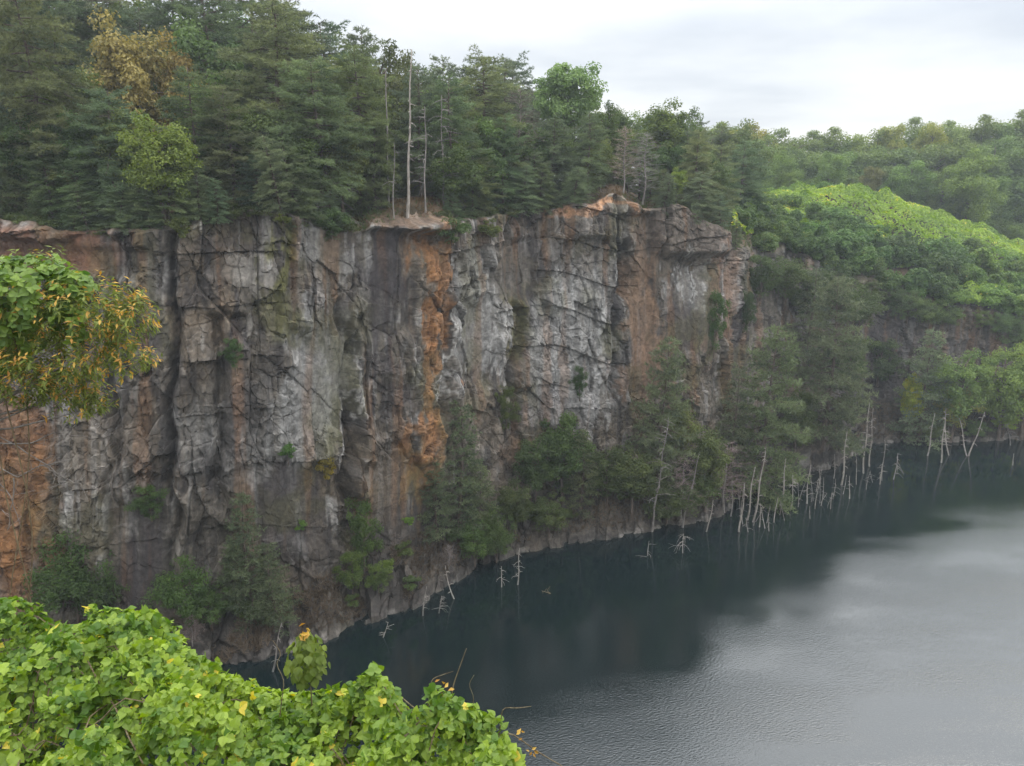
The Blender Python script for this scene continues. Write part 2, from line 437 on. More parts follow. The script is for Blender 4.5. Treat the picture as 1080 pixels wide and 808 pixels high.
# soften the break between talus and wall
for i0 in (NB + NT,):
    for it in range(30):
        a, b = i0 - 22, i0 + 26
        P[a:b] = (P[a - 1:b - 1] + 2 * P[a:b] + P[a + 1:b + 1]) / 4
UU = np.broadcast_to(arc[None], P.shape[:2]); ZZ = P[..., 2]
warp1 = fbm(UU * .25, ZZ * .18, seed=31, octaves=3) - .5
warp2 = fbm(UU * .25 + 40, ZZ * .25, seed=37, octaves=3) - .5
u1, v1 = UU + warp1 * .35, ZZ + warp2 * .5
f1, e1, r1 = facets(u1 / 4.6, v1 / 9.5 + .11 * u1, 3)
f2, e2, r2 = facets((u1 * .9 + v1 * .22) / 2.2, (v1 * .97 - u1 * .30) / 3.4, 11)
f5, e5, r5 = facets((u1 * .86 - v1 * .5) / 3.2, (v1 * .86 + u1 * .5) / 1.5, 13)
u2, v2 = UU + (vnoise(UU * 1.1, ZZ * .8, seed=51) - .5) * .4, ZZ + (vnoise(UU * .8, ZZ * 1.1, seed=52) - .5) * .5 + 3.0 * (vnoise(UU * .09, ZZ * .06, seed=54) - .5)
f3, e3, r3 = facets(u2 / .85 + .15 * v2, v2 / 1.15, 19)
f4, e4, r4 = facets(u2 / .34, v2 / .42 + .3 * u2, 23)
rib = np.abs(fbm(UU * .16, ZZ * .03, seed=61, octaves=3) - .5) * 2
led = ZZ / 4.3 + 1.6 * vnoise(UU * .09, ZZ * .05, seed=72); led = led - np.floor(led)
disp = .95 * f1 + .55 * f2 + .30 * f5 * sstep(.35, .55, vnoise(UU * .08, ZZ * .1, seed=73)) + .22 * f3 + .09 * f4 + 1.6 * (fbm(UU * .06, ZZ * .05, seed=70, octaves=2) - .5) - .30 * (led - .5) * sstep(.4, .6, vnoise(UU * .13, ZZ * .1, seed=74))
disp -= .10 * (1 - sstep(0, .05, e1)) + .08 * (1 - sstep(0, .06, e2)) + .05 * (1 - sstep(0, .10, e3))
pxg, pyg, _ = project(P)
# right hand block overhang near the corner, and the shelf under the snags
def box(x0, x1, y0, y1, s=6):
    return sstep(x0 - s, x0 + s, pxg) * (1 - sstep(x1 - s, x1 + s, pxg)) * sstep(y0 - s, y0 + s, pyg) * (1 - sstep(y1 - s, y1 + s, pyg))
disp += 1.1 * box(690, 770, 215, 268 , 5) - 1.0 * box(712, 752, 276, 330, 8) + .9 * box(366, 466, 225, 243, 2.5) - .5 * box(372, 462, 246, 268, 6)
disp += .8 * box(595, 655, 215, 250, 5) - .8 * box(660, 690, 225, 420, 5) + 1.0 * box(0, 160, 240, 262, 5) + .9 * box(215, 262, 288, 330, 6)
for (cx, wd, dp, y0, y1) in ((184, 5, 1.1, 250, 640), (304, 6, .9, 230, 300), (368, 6, 1.2, 330, 520), (470, 5, 1.0, 240, 430), (542, 4, .9, 240, 440), (655, 6, 1.4, 215, 400), (120, 5, .8, 300, 560), (232, 6, .8, 340, 520), (575, 3, .6, 235, 330)):
    wob = (vnoise(ZZ * .35, ZZ * 0 + cx, seed=77) - .5) * 14
    disp -= dp * np.exp(-((pxg - cx - wob) / wd) ** 2) * sstep(y0 - 20, y0, pyg) * (1 - sstep(y1, y1 + 30, pyg))
    disp += .6 * dp * np.exp(-((pxg - cx - wob - 12) / 9) ** 2) * sstep(y0 - 20, y0, pyg) * (1 - sstep(y1, y1 + 30, pyg))
# smooth slabs, where the face broke off along one clean plane
slab = np.zeros_like(disp)
for (cx, cy, rx, ry) in ((335, 400, 34, 62), (350, 260, 40, 34), (150, 600, 34, 80), (505, 360, 26, 50), (300, 535, 50, 44), (685, 340, 20, 90), (735, 330, 34, 50), (407, 300, 28, 60), (545, 290, 24, 40), (60, 270, 90, 26), (420, 530, 40, 50)):
    jx = (fbm(UU * .5, ZZ * .4, seed=171, octaves=3) - .5) * 30
    slab = np.maximum(slab, 1 - sstep(.7, 1.05, np.maximum(np.abs(pxg + jx - cx) / rx, np.abs(pyg + jx - cy) / ry)))
disp = disp * (1 - .72 * slab) - .25 * slab
disp = disp * amp
Pd = P.copy()
Pd[..., 0] += NRM[None, :, 0] * disp; Pd[..., 1] += NRM[None, :, 1] * disp
zj = 0 * amp
Pd[..., 2] += np.where(np.array([k == 't' for k, _ in rows])[:, None], (f3 * .9 + f2 * 1.1) * .95 * amp, zj)

# ---- cliff colour (albedo of the stone: minerals, rust, lichen)
GREY = np.array((.126, .110, .090)); DARK = np.array((.040, .036, .036)); PALE = np.array((.26, .255, .245))
BROWN = np.array((.108, .084, .060)); RUST = np.array((.235, .118, .052)); MOSS = np.array((.105, .102, .036)); TAN = np.array((.19, .155, .118))
PURP = np.array((.052, .045, .046)); CHALK = np.array((.50, .49, .47))
def mixc(c, col, w):
    return c * (1 - w[..., None]) + col * w[..., None]
wx = pxg + (fbm(UU * .5, ZZ * .22, seed=101, octaves=5, gain=.65) - .5) * 70
wy = pyg + (fbm(UU * .5 + 9, ZZ * .5, seed=103, octaves=4) - .5) * 46
n_a = fbm(UU * .22, ZZ * .12, seed=111, octaves=4); n_b = fbm(UU * .55, ZZ * .4, seed=113, octaves=4)
streak = fbm(UU * 2.2 + warp1, ZZ * .12, seed=121, octaves=4); streak2 = fbm(UU * 1.3 + 77, ZZ * .07, seed=131, octaves=3)
C = np.broadcast_to(GREY, P.shape).copy()
C = mixc(C, BROWN, .75 * sstep(.46, .62, n_a)); C = mixc(C, DARK, .6 * sstep(.52, .68, n_b))
C = mixc(C, PALE, .25 * sstep(.6, .85, r2) * sstep(.3, .6, r3))
C = mixc(C, TAN, .22 * sstep(.7, .95, r1))
STAINS = [  # px, py, half width, half height, colour, strength
    (50, 262, 100, 34, np.array((.195, .10, .064)), .95), (130, 262, 40, 30, DARK, .45), (18, 540, 50, 120, RUST, .95), (10, 450, 40, 40, np.array((.22, .12, .07)), .6), (62, 520, 10, 110, DARK, .5),
    (110, 470, 55, 60, TAN, .35), (215, 330, 30, 50, np.array((.175, .135, .095)), .6), (215, 300, 18, 40, DARK, .6), (180, 410, 16, 120, TAN, .3), (240, 250, 60, 25, PURP, .5),
    (330, 400, 34, 75, PALE, .75), (305, 455, 40, 40, PALE, .55), (255, 440, 36, 60, DARK, .5), (215, 470, 40, 60, PALE, .4), (322, 250, 40, 20, PALE, .4),
    (292, 270, 14, 50, MOSS, .85), (300, 335, 22, 40, MOSS, .6), (350, 420, 14, 80, MOSS, .35), (355, 270, 26, 40, np.array((.16, .14, .11)), .6),
    (407, 280, 24, 42, PURP, .95), (404, 380, 15, 100, PURP, .75), (374, 415, 9, 95, DARK, .9), (366, 420, 4, 90, CHALK, .5), (435, 320, 12, 70, TAN, .4),
    (449, 370, 15, 185, RUST, .95), (183, 400, 9, 150, DARK, .75), (205, 310, 12, 30, DARK, .7), (250, 345, 12, 45, PURP, .8), (248, 440, 18, 50, DARK, .8), (232, 500, 14, 60, DARK, .6), (165, 330, 14, 60, PURP, .6), (345, 330, 10, 50, DARK, .45), (480, 300, 8, 50, DARK, .5), (556, 330, 6, 70, DARK, .5), (120, 420, 14, 60, DARK, .4), (90, 330, 30, 40, DARK, .4), (440, 510, 10, 60, np.array((.22, .14, .06)), .6), (466, 330, 5, 90, DARK, .7), (474, 350, 3, 110, CHALK, .6), (400, 500, 34, 60, BROWN, .6),
    (505, 330, 30, 90, PALE, .65), (518, 350, 5, 80, CHALK, .35), (500, 440, 34, 40, TAN, .5), (538, 350, 14, 40, MOSS, .55), (530, 270, 20, 40, GREY, .6), (560, 260, 20, 60, PURP, .5), (590, 245, 30, 22, BROWN, .7), (625, 250, 26, 30, DARK, .45),
    (605, 350, 54, 85, PALE, .85), (615, 410, 44, 40, PALE, .6), (585, 430, 50, 26, np.array((.26, .25, .25)), .5), (640, 400, 5, 50, BROWN, .5), (652, 320, 7, 90, DARK, .9), (659, 280, 3, 70, CHALK, .35),
    (682, 330, 20, 95, np.array((.19, .122, .078)), .8), (675, 400, 24, 60, np.array((.18, .115, .078)), .7), (630, 218, 70, 8, np.array((.36, .20, .11)), .8),
    (725, 245, 40, 30, np.array((.10, .080, .066)), .85), (735, 305, 26, 34, PALE, .55), (718, 300, 3, 30, CHALK, .5), (742, 310, 3, 24, CHALK, .6), (728, 352, 30, 34, PURP, .8), (762, 310, 9, 80, np.array((.16, .10, .07)), .7), (752, 340, 8, 50, MOSS, .5),
    (785, 340, 12, 60, PURP, .8), (150, 600, 30, 80, PURP, .92), (135, 640, 26, 50, PURP, .8), (300, 530, 46, 50, PURP, .75), (340, 590, 50, 50, DARK, .65), (270, 480, 30, 30, PALE, .4), (215, 545, 26, 40, GREY, .5),
    (430, 560, 40, 30, DARK, .6), (400, 620, 60, 26, np.array((.08, .072, .068)), .6), (520, 480, 14, 60, TAN, .55), (545, 480, 22, 30, RUST, .35), (510, 570, 50, 30, np.array((.10, .09, .075)), .5),
    (640, 540, 60, 20, np.array((.13, .11, .09)), .7), (715, 470, 30, 60, np.array((.15, .12, .09)), .6), (740, 540, 30, 14, TAN, .4), (850, 470, 40, 20, np.array((.24, .18, .14)), .6), (880, 490, 30, 10, PALE, .4), (690, 470, 40, 70, BROWN, .5),
    (930, 380, 70, 60, PURP, .9), (850, 440, 40, 50, np.array((.20, .16, .125)), .85), (900, 460, 20, 20, PURP, .6), (1040, 370, 60, 30, PURP, .6), (950, 455, 40, 10, TAN, .4), (1000, 450, 60, 14, BROWN, .4)]
wall = sstep(2, 6, ZZ - T3[None, :, 2] * .6)
C = mixc(C, DARK * .8, .6 * sstep(.55, .66, streak) * wall)
C = mixc(C, DARK * .9, .45 * sstep(.54, .66, fbm(UU * .55 + 13 + warp1, ZZ * .05, seed=125, octaves=3)) * sstep(.35, .6, n_a) * wall)
C = mixc(C, np.array((.26, .25, .24)), .5 * sstep(.57, .66, fbm(UU * 3.1 + 5, ZZ * .09, seed=127, octaves=3)) * sstep(.45, .6, fbm(UU * .2, ZZ * .15, seed=128)) * wall)
C = mixc(C, CHALK, .35 * sstep(.60, .72, streak2) * sstep(.5, .62, n_b) * wall)
for (cx, cy, rx, ry, col, st) in STAINS:
    r = np.sqrt(((wx - cx) / rx) ** 2 + ((wy - cy) / ry) ** 2)
    C = mixc(C, col, np.clip(st * (1 - sstep(.6, 1.12, r)) * (.9 + .9 * (streak - .5) - .5 * (n_b - .5)), 0, 1))
C = mixc(C, RUST * .8, .35 * sstep(.58, .74, fbm(UU * .9 + 31, ZZ * .06, seed=141, octaves=3)) * wall)
C = mixc(C, MOSS * .8, .35 * sstep(.58, .74, fbm(UU * .3 + 31, ZZ * .2, seed=143, octaves=4)))
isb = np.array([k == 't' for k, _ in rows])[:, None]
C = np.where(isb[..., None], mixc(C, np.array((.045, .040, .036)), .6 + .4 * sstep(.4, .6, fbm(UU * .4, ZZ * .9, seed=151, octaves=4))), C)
C = mixc(C, np.array((.36, .34, .31)), .28 * (1 - sstep(.08, .3, np.abs(ZZ - .15))) * sstep(.5, .7, fbm(UU * .9, ZZ * .1, seed=161, octaves=4)))
bare = np.clip(.8 * np.exp(-((pxg - 424) / 40) ** 4) + .85 * np.exp(-((pxg - 650) / 40) ** 4) + .5 * np.exp(-((pxg - 30) / 60) ** 2), 0, 1)
C = mixc(C, np.array((.085, .072, .045)), .9 * (1 - bare) * np.array([k == 'o' for k, _ in rows])[:, None])
C = mixc(C, np.array((.15, .10, .068)), .85 * bare * np.array([k == 'o' for k, _ in rows])[:, None])
C *= (1 + ((r3 - .5) * .45 + (r4 - .5) * .45) * (1 - .65 * slab))[..., None]
C *= (1 - .25 * (1 - sstep(.0, .05, e2)) * sstep(.5, .6, n_b) - .12 * (1 - sstep(0, .05, e1)))[..., None]   # iron-dark joints
C = np.clip(C, .012, .7)

def grid_mesh(name, Pg, mat, col=None, smooth=False):
    nr, nc = Pg.shape[:2]
    i = np.arange(nr - 1)[:, None] * nc; j = np.arange(nc - 1)[None]
    q = np.stack([i + j, i + j + 1, i + nc + j + 1, i + nc + j], -1).reshape(-1, 4)
    b = MB(); b.add(Pg.reshape(-1, 3), q)
    me = b.mesh(name, mat, smooth)
    if col is not None:
        ca = me.attributes.new('rock', 'FLOAT_COLOR', 'POINT')
        ca.data.foreach_set('color', np.concatenate([col.reshape(-1, 3), np.ones((nr * nc, 1))], 1).astype(np.float32).ravel())
    return me
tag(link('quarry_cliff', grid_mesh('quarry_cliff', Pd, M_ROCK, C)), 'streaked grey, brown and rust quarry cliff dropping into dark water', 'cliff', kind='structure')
CPX, CPY, CPD = [a.ravel() for a in project(Pd)]
CFLAT = Pd.reshape(-1, 3); CN = np.broadcast_to(NRM[None], (*P.shape[:2], 2)).reshape(-1, 2)
def cliff_point(px, py, out=0.0):
    d = (CPX - px) ** 2 + (CPY - py) ** 2
    near = np.where((d < 9) & (CPD > 20))[0]
    k = near[np.argmin(CPD[near])] if len(near) else np.argmin(np.where(CPD > 20, d, 1e12))
    p = CFLAT[k].copy(); p[:2] += CN[k] * out
    return p

# ---- ground beyond the rim
sel = np.concatenate([np.arange(0, len(U), 4), [len(U) - 1]]) if (len(U) - 1) % 4 else np.arange(0, len(U), 4)
ds = np.concatenate([np.arange(1.2, 60, 1.0), np.arange(60, 130, 3), [160, 220, 320, 500, 900, 1600, 3000]])
G = np.zeros((len(ds), len(sel), 3))
for i, d in enumerate(ds):
    xy = R3[sel, :2] + rdir[sel] * d
    G[i, :, :2] = xy; G[i, :, 2] = ground_z(xy[:, 0], xy[:, 1]) - .05
tag(link('ground', grid_mesh('ground', G, M_SOIL, smooth=True)), kind='structure')
# ---- near bank under the viewer
def bank_z(X, Y):
    n = fbm(X * .3, Y * .3, seed=201, octaves=4) - .5
    z = 34.3 - 1.12 * np.maximum(Y - 1.4, 0) + n * .7 * sstep(0, 3, Y)
    return np.maximum(z, -2.5)
bx = np.concatenate([[-2500, -900, -300, -150], np.linspace(-90, 170, 170), [260, 600, 2500]])
by = np.concatenate([[-2500, -900, -300, -120, -60, -30, -15, -6], np.linspace(-2, 36, 90)])
BX, BY = np.meshgrid(bx, by)
tag(link('near_bank', grid_mesh('near_bank', np.stack([BX, BY, bank_z(BX, BY)], -1), M_BANK, smooth=True)), kind='structure')
# ---- water
wp = MB(); wp.add([(-140, -40, 0), (200, -40, 0), (200, 150, 0), (-140, 150, 0)], [(0, 1, 2, 3)])
tag(link('water', wp.mesh('water', water_mat())), kind='structure')

# ------------------------------------------------------------------ plant generators
def unit(v): return v / (np.linalg.norm(v, axis=-1, keepdims=True) + 1e-9)
def gen_pine(seed, H=16.0, base=.2, R=3.2, droop=.25, nb=60, shape='pine', dead=0, sparse=1.0):
    r = np.random.default_rng(seed)
    tb, cb, db = MB(), MB(), MB()
    z = np.linspace(-.6, H, 14); bend = r.normal(0, .02, 2)
    tx = bend[0] * z + .12 * np.sin(z * .5 + seed); ty = bend[1] * z + .12 * np.cos(z * .4 + seed)
    tr = np.interp(z, [-.6, 0, H], [.30, .24, .025]) * (H / 16)
    tb.tube(np.stack([tx, ty, z], -1), tr, 7, .4)
    pos, drs, tn = [], [], []
    vn = np.convolve(r.uniform(-.6, 1.6, nb + 6), np.ones(7) / 7, 'valid')
    for k in range(nb):
        f = (k + r.uniform(-.4, .4)) / nb; f = min(max(f, 0), 1)
        h = H * (base + (1 - base) * f ** .92)
        if shape == 'cone': L = R * (1 - f) ** .75 * (.75 + .25 * min(1, f * 8)) + .25
        else: L = R * min(1, .6 + 1.8 * f) * (1 - f ** 2.4) ** .65 * (.8 + .4 * vn[k]) + .45
        L *= r.uniform(.62, 1.2)
        a = k * 2.399 + r.normal(0, .35)
        rise = (.35 * f - droop * (1 - f)) + r.normal(0, .24)
        c = np.array([np.interp(h, z, tx), np.interp(h, z, ty), h])
        s = np.linspace(0, 1, 8)
        out = np.array([cos(a), sin(a), 0]); side = np.array([-sin(a), cos(a), 0])
        pts = c + np.outer(s * L, out) + np.outer(s * s * L * r.normal(0, .15), side) + np.outer(L * (rise * s - .22 * s ** 2 * (1 if shape == 'pine' else .5) + .16 * s ** 4), [0, 0, 1])
        cb_r = np.linspace(.035, .008, 8) * (L / 2.5 + .3)
        tb.tube(pts, cb_r, 4, .5)
        nt = max(4, int(L * 8.0 * sparse)); btint = r.uniform(.25, .75)
        for q in range(nt):
            f2 = .22 + .78 * (q + r.uniform()) / nt
            p0 = np.array([np.interp(f2, s, pts[:, j]) for j in range(3)])
            tl = (.35 + .9 * L / 3.5 * (1.15 - f2)) * r.uniform(.6, 1.2)
            sg = 1 if q % 2 else -1
            td = unit(out * .75 + side * sg * r.uniform(.5, 1.0) + np.array([0, 0, r.normal(.05, .30)]))
            m = max(2, int(tl / .17))
            g = np.linspace(.15, 1, m)[:, None]
            pp = p0 + td * tl * g + np.array([0, 0, -.10]) * (g ** 2) * tl + r.normal(0, .035, (m, 3))
            pos.append(pp); drs.append(np.repeat(td[None], m, 0) + np.array([0, 0, .12])); tn.append(np.full(m, np.clip(btint + r.normal(0, .1), 0, 1)))
    pos, drs, tn = np.concatenate(pos), np.concatenate(drs), np.concatenate(tn)
    cb.blades(pos, drs, .28, .06, 9, .95, r, tn)
    for k in range(dead):
        a = r.uniform(0, 2 * pi); h = H * base * r.uniform(.35, 1.25) + .6; L = R * r.uniform(.5, 1.0)
        s = np.linspace(0, 1, 8); out = np.array([cos(a), sin(a), 0]); side = np.array([-sin(a), cos(a), 0])
        pts = np.array([0, 0, h]) + np.outer(s * L, out) + np.outer(np.sin(s * 4) * .12 * L, side) + np.outer(L * (.15 * s - .75 * s ** 2), [0, 0, 1])
        db.tube(pts, np.linspace(.045, .012, 8), 4, .7)
        for q in range(5):
            i = r.integers(2, 7); p0 = pts[i]; d = unit(out + side * r.normal(0, 1) + np.array([0, 0, -.6])) * L * r.uniform(.2, .4)
            db.tube([p0, p0 + d * .5 + [0, 0, -.03], p0 + d + [0, 0, -.15]], [.018, .013, .007], 4, .7)
    return tb, cb, (db if dead else None)
def gen_broad(seed, H=12.0, R=4.2, base=.15, nclump=60, leaf=.26, per=150, rc=.34, aspect=.75, up=.7, limbs=True, flat=.7):
    r = np.random.default_rng(seed)
    tb, cb = MB(), MB()
    z = np.linspace(-.5, H * .78, 10)
    tx = .35 * np.sin(z * .35 + seed) * (H / 12); ty = .3 * np.cos(z * .3 + seed) * (H / 12) - .3 * (H / 12) * cos(seed)
    tb.tube(np.stack([tx, ty, z], -1), np.linspace(.26, .05, 10) * (H / 12), 7, .4)
    c0 = H * (base + (1 - base) * .5); sz = H * (1 - base) * .5
    d = unit(r.normal(size=(nclump, 3))); rad = np.clip(r.uniform(0, 1, nclump) ** (1 / 2.6), .3, 1)
    wob = .8 + .35 * r.uniform(size=nclump)
    cen = d * (rad * wob)[:, None] * np.array([R, R, sz]) * .82 + [0, 0, c0]
    low = np.clip((cen[:, 2] - H * base) / (H * (1 - base)), 0, 1)
    cen[:, :2] *= (.68 + .45 * np.sin(low * pi * .8 + .35))[:, None]
    rcs = R * rc * r.uniform(.6, 1.25, nclump)
    for k in range(nclump):
        if limbs and k % 2 == 0:
            h = min(max(cen[k, 2] - .35 * np.linalg.norm(cen[k, :2]), H * base * .7 + .2), H * .75)
            p0 = np.array([np.interp(h, z, tx), np.interp(h, z, ty), h]); p1 = cen[k]
            mid = (p0 + p1) / 2 + [0, 0, .12 * np.linalg.norm(p1 - p0)]
            tb.tube([p0, mid, p1], np.array([.075, .05, .02]) * (H / 12) ** .8, 4, .5)
    n = nclump * per
    idx = np.repeat(np.arange(nclump), per)
    dd = unit(r.normal(size=(n, 3))); rr = r.uniform(0, 1, n) ** (1 / 2.2)
    pos = cen[idx] + dd * (rr * rcs[idx])[:, None] * np.array([1, 1, flat])
    nrm = dd * .7 + np.array([0, 0, up]) + r.normal(0, .45, (n, 3))
    ct = r.uniform(.15, .85, nclump)
    tint = np.clip(ct[idx] * .6 + .2 + r.normal(0, .16, n), 0, 1)
    cb.leaves(pos, nrm, leaf, aspect, r, tint)
    return tb, cb, None
def gen_snag(seed, H=6.0, r0=.11, nb=12, blen=1.1, lean=.08, droop=.5, start=.25, twig=2, crook=.12):
    r = np.random.default_rng(seed); b = MB(); tw = MB(); tw.split = []
    z = np.linspace(-.8, H, 12); a = r.uniform(0, 2 * pi)
    x = lean * z * cos(a) + crook * np.sin(z * 1.1 + seed) * .5; y = lean * z * sin(a) + crook * np.cos(z * .9 + seed) * .5
    pts = np.stack([x, y, z], -1)
    b.tube(pts, np.linspace(r0, r0 * .28, 12) * r.uniform(.88, 1.1, 12), 6, .5)
    for k in range(nb):
        f = start + (1 - start) * r.uniform(0, .97); h = H * f
        c = np.array([np.interp(h, z, x), np.interp(h, z, y), h]); aa = r.uniform(0, 2 * pi)
        L = blen * r.uniform(.35, 1.1) * (1.15 - f * .8)
        s = np.linspace(0, 1, 6); out = np.array([cos(aa), sin(aa), 0]); sd = np.array([-sin(aa), cos(aa), 0])
        p = c + np.outer(s * L, out) + np.outer(np.sin(s * 3 + k) * .08 * L, sd) + np.outer(L * (r.uniform(.05, .5) * s - droop * r.uniform(.4, 1.5) * s * s), [0, 0, 1])
        one = MB() if seed < 500 else tw
        if seed < 500: tw.split.append(one)
        one.tube(p, np.linspace(r0 * .38, r0 * .14, 6), 4, .6)
        for q in range(twig):
            i = r.integers(2, 6); d = unit(out + sd * r.normal(0, .9) + np.array([0, 0, r.normal(-.2, .5)])) * L * r.uniform(.2, .45)
            one.tube([p[i], p[i] + d * .5, p[i] + d + [0, 0, -.03]], [r0 * .17, r0 * .14, r0 * .09], 3, .6)
    return b, tw
def gen_dead_lacy(seed, H=10., R=2.3):
    """grey leafless fine-twigged crown"""
    r = np.random.default_rng(seed); tb, cb = MB(), MB()
    z = np.linspace(-.5, H, 10); tb.tube(np.stack([.1 * np.sin(z + seed), .1 * np.cos(z * .8), z], -1), np.linspace(.12, .02, 10), 6, .5)
    for k in range(46):
        f = .2 + .78 * k / 46; a = k * 2.4 + r.normal(0, .4); L = R * (1.05 - f) ** .6 * r.uniform(.5, 1.15) + .2
        s = np.linspace(0, 1, 6); out = np.array([cos(a), sin(a), 0]); sd = np.array([-sin(a), cos(a), 0])
        p = np.array([0, 0, H * f]) + np.outer(s * L, out) + np.outer(np.sin(s * 4 + k) * .1 * L, sd) + np.outer(L * (.55 * s - .35 * s * s), [0, 0, 1])
        cb.tube(p, np.linspace(.03, .01, 6), 4, .5)
        for q in range(8):
            i = r.integers(1, 6); d = unit(out * .8 + sd * r.normal(0, .9) + np.array([0, 0, r.normal(.2, .5)])) * L * r.uniform(.25, .6)
            m = p[i] + d * .5 + r.normal(0, .04, 3)
            cb.tube([p[i], m, p[i] + d], [.014, .011, .006], 3, .5)
            for w in range(3):
                e = unit(d + r.normal(0, .4, 3)) * .35 * r.uniform(.5, 1.2)
                cb.tube([m + d * .2 * w, m + d * .2 * w + e], [.008, .004], 3, .5)
    return tb, cb, None

class Kind:
    """a first specimen of one kind of plant; later ones are copies that share its meshes"""
    def __init__(s, name, cat, parts, H):
        s.name, s.cat, s.parts, s.H = name, cat, parts, H; s.first = None
    def put(s, loc, h, label, group=None, rot=0, wf=1.0, color=(1, 1, 1), lean=(0, 0), bark=(1, 1, 1)):
        if s.first is None:
            r = empty(s.name)
            for n, me in s.parts: link(n, me, r)
            r['category'] = s.cat; s.first = r
        else:
            r = copy_thing(s.first)
        r.location = loc; k = h / s.H; r.scale = (k * wf, k * wf, k); r.rotation_euler = (lean[0], lean[1], rot)
        r['label'] = label
        if group: r['group'] = group
        for ch in r.children:
            ch.color = (*(bark if ch.name.split('.')[0] in ('trunk', 'dead_branches', 'stem') else color), 1)
        return r
def tree_kind(name, cat, gen, H, leafmat, barkmat=M_BARK, trunk='trunk', crown='crown', deadmat=None):
    tb, cb, db = gen
    parts = [(trunk, tb.mesh(trunk, barkmat, True)), (crown, cb.mesh(crown, leafmat))]
    if db is not None: parts.append(('dead_branches', db.mesh('dead_branches', M_GREYWOOD)))
    return Kind(name, cat, parts, H)

PINES = [tree_kind('pine_tree', 'pine', gen_pine(s, 16, b, R, dr, nb, 'pine', dd), 16, M_NEEDLE)
         for (s, b, R, dr, nb, dd) in ((1, .03, 3.7, .3, 104, 0), (2, .12, 3.4, .2, 92, 8), (3, .03, 4.2, .4, 112, 0), (4, .22, 3.7, .25, 88, 16), (5, .05, 3.0, .35, 96, 0))]
CONES = [tree_kind('conifer_tree', 'conifer', gen_pine(s, 11, .04, R, dr, nb, 'cone', 0, .8), 11, M_NEEDLE)
         for (s, R, dr, nb) in ((21, 3.0, .18, 104), (22, 2.5, .25, 96), (23, 1.7, .2, 78))]
BROADS = [tree_kind('broadleaf_tree', 'broadleaf tree', gen_broad(s, 13, R, b, nc, .30, 150, rc), 13, M_LEAF)
          for (s, R, b, nc, rc) in ((31, 4.4, .12, 70, .30), (32, 3.9, .2, 60, .30), (33, 4.8, .08, 84, .26))]
ROUND = tree_kind('broadleaf_tree', 'broadleaf tree', gen_broad(36, 13, 4.2, .42, 80, .28, 160, .24), 13, M_LEAF)
FARS = [tree_kind('broadleaf_tree', 'broadleaf tree', gen_broad(s, 15, R, b, nc, .38, 240, rc), 15, M_LEAF)
        for (s, R, b, nc, rc) in ((41, 5.6, .05, 46, .36), (42, 4.9, .1, 40, .36), (43, 6.2, .03, 56, .32), (44, 5.2, .05, 44, .34))]
SHRUBS = [tree_kind('shrub', 'shrub', gen_broad(s, 2.4, R, .02, nc, .17, 90, .36, .6), 2.4, M_LEAF, trunk='stem', crown='foliage')
          for (s, R, nc) in ((51, 1.3, 24), (52, 1.7, 32), (53, 1.0, 20))]
BUSHES = [tree_kind('shrub', 'shrub', gen_broad(s, 6, R, .02, nc, .2, 120, .26, .6), 6, M_LEAF, trunk='stem', crown='foliage') for (s, R, nc) in ((56, 3.0, 60), (57, 3.4, 66), (58, 2.5, 52))]
MOUNDS = [tree_kind('vine_draped_bush', 'bush', gen_broad(s, 4.5, R, .0, nc, .34, 130, .30, .85, 1.0), 4.5, M_KUDZU, trunk='stem', crown='foliage')
          for (s, R, nc) in ((61, 3.2, 44), (62, 2.6, 36), (63, 3.8, 54))]
LACY = [tree_kind('bare_tree', 'bare tree', gen_dead_lacy(s, 10, 2.3), 10, M_GREYWOOD, M_GREYWOOD, crown='twigs') for s in (71, 72)]

PI2 = 2 * pi
def jit(c, a=.14):
    f = 1 + RNG.uniform(-a, a); return (c[0] * f * (1 + RNG.uniform(-.08, .12)), c[1] * f, c[2] * f * (1 + RNG.uniform(-.1, .1)))
# ------------------------------------------------------------------ the wood along the cliff top
def top_tree(kind, px, dY, top_y, label, group=None, wf=1.0, color=(1, 1, 1), rot=None, lean=(0, 0), bark=(1, 1, 1)):
    k = math.atan((px - 540) / F); rd = float(np.interp(k, RIM_AZs, RIM_Ds)) * cos(k)
    x, y, g, h = height_above(px, rd + dY, top_y)
    f = RNG.uniform(.86, 1.28); color = (color[0] * f * RNG.uniform(.92, 1.18), color[1] * f, color[2] * f * RNG.uniform(.85, 1.1)); wf = wf * RNG.uniform(.85, 1.2)
    return kind.put((x, y, g - .1), h, label, group, RNG.uniform(0, PI2) if rot is None else rot, wf, color, lean, bark)
G_BACK = 'dark pines filling the back of the cliff-top wood'
L_BACK = 'dark green pine crowded into the back rows of the cliff-top wood'
for (px, dY, ty, k) in ((-60, 22, -60, 0), (-15, 26, -70, 2), (45, 24, -50, 1), (100, 30, -15, 2), (150, 27, 8, 4), (185, 26, -10, 0), (225, 24, -28, 2), (262, 30, -40, 0), (300, 24, 2, 1),
                        (345, 26, 26, 2), (375, 30, 30, 4), (440, 24, 66, 2), (470, 28, 62, 0), (500, 26, 64, 1), (530, 30, 64, 2), (560, 28, 92, 4), (590, 26, 112, 0), (625, 28, 124, 2), (655, 24, 120, 0), (690, 26, 118, 1), (735, 26, 128, 2), (762, 30, 134, 0)):
    top_tree(PINES[k], px, dY, ty, L_BACK, G_BACK, 1.15, (.82, .86, .92))
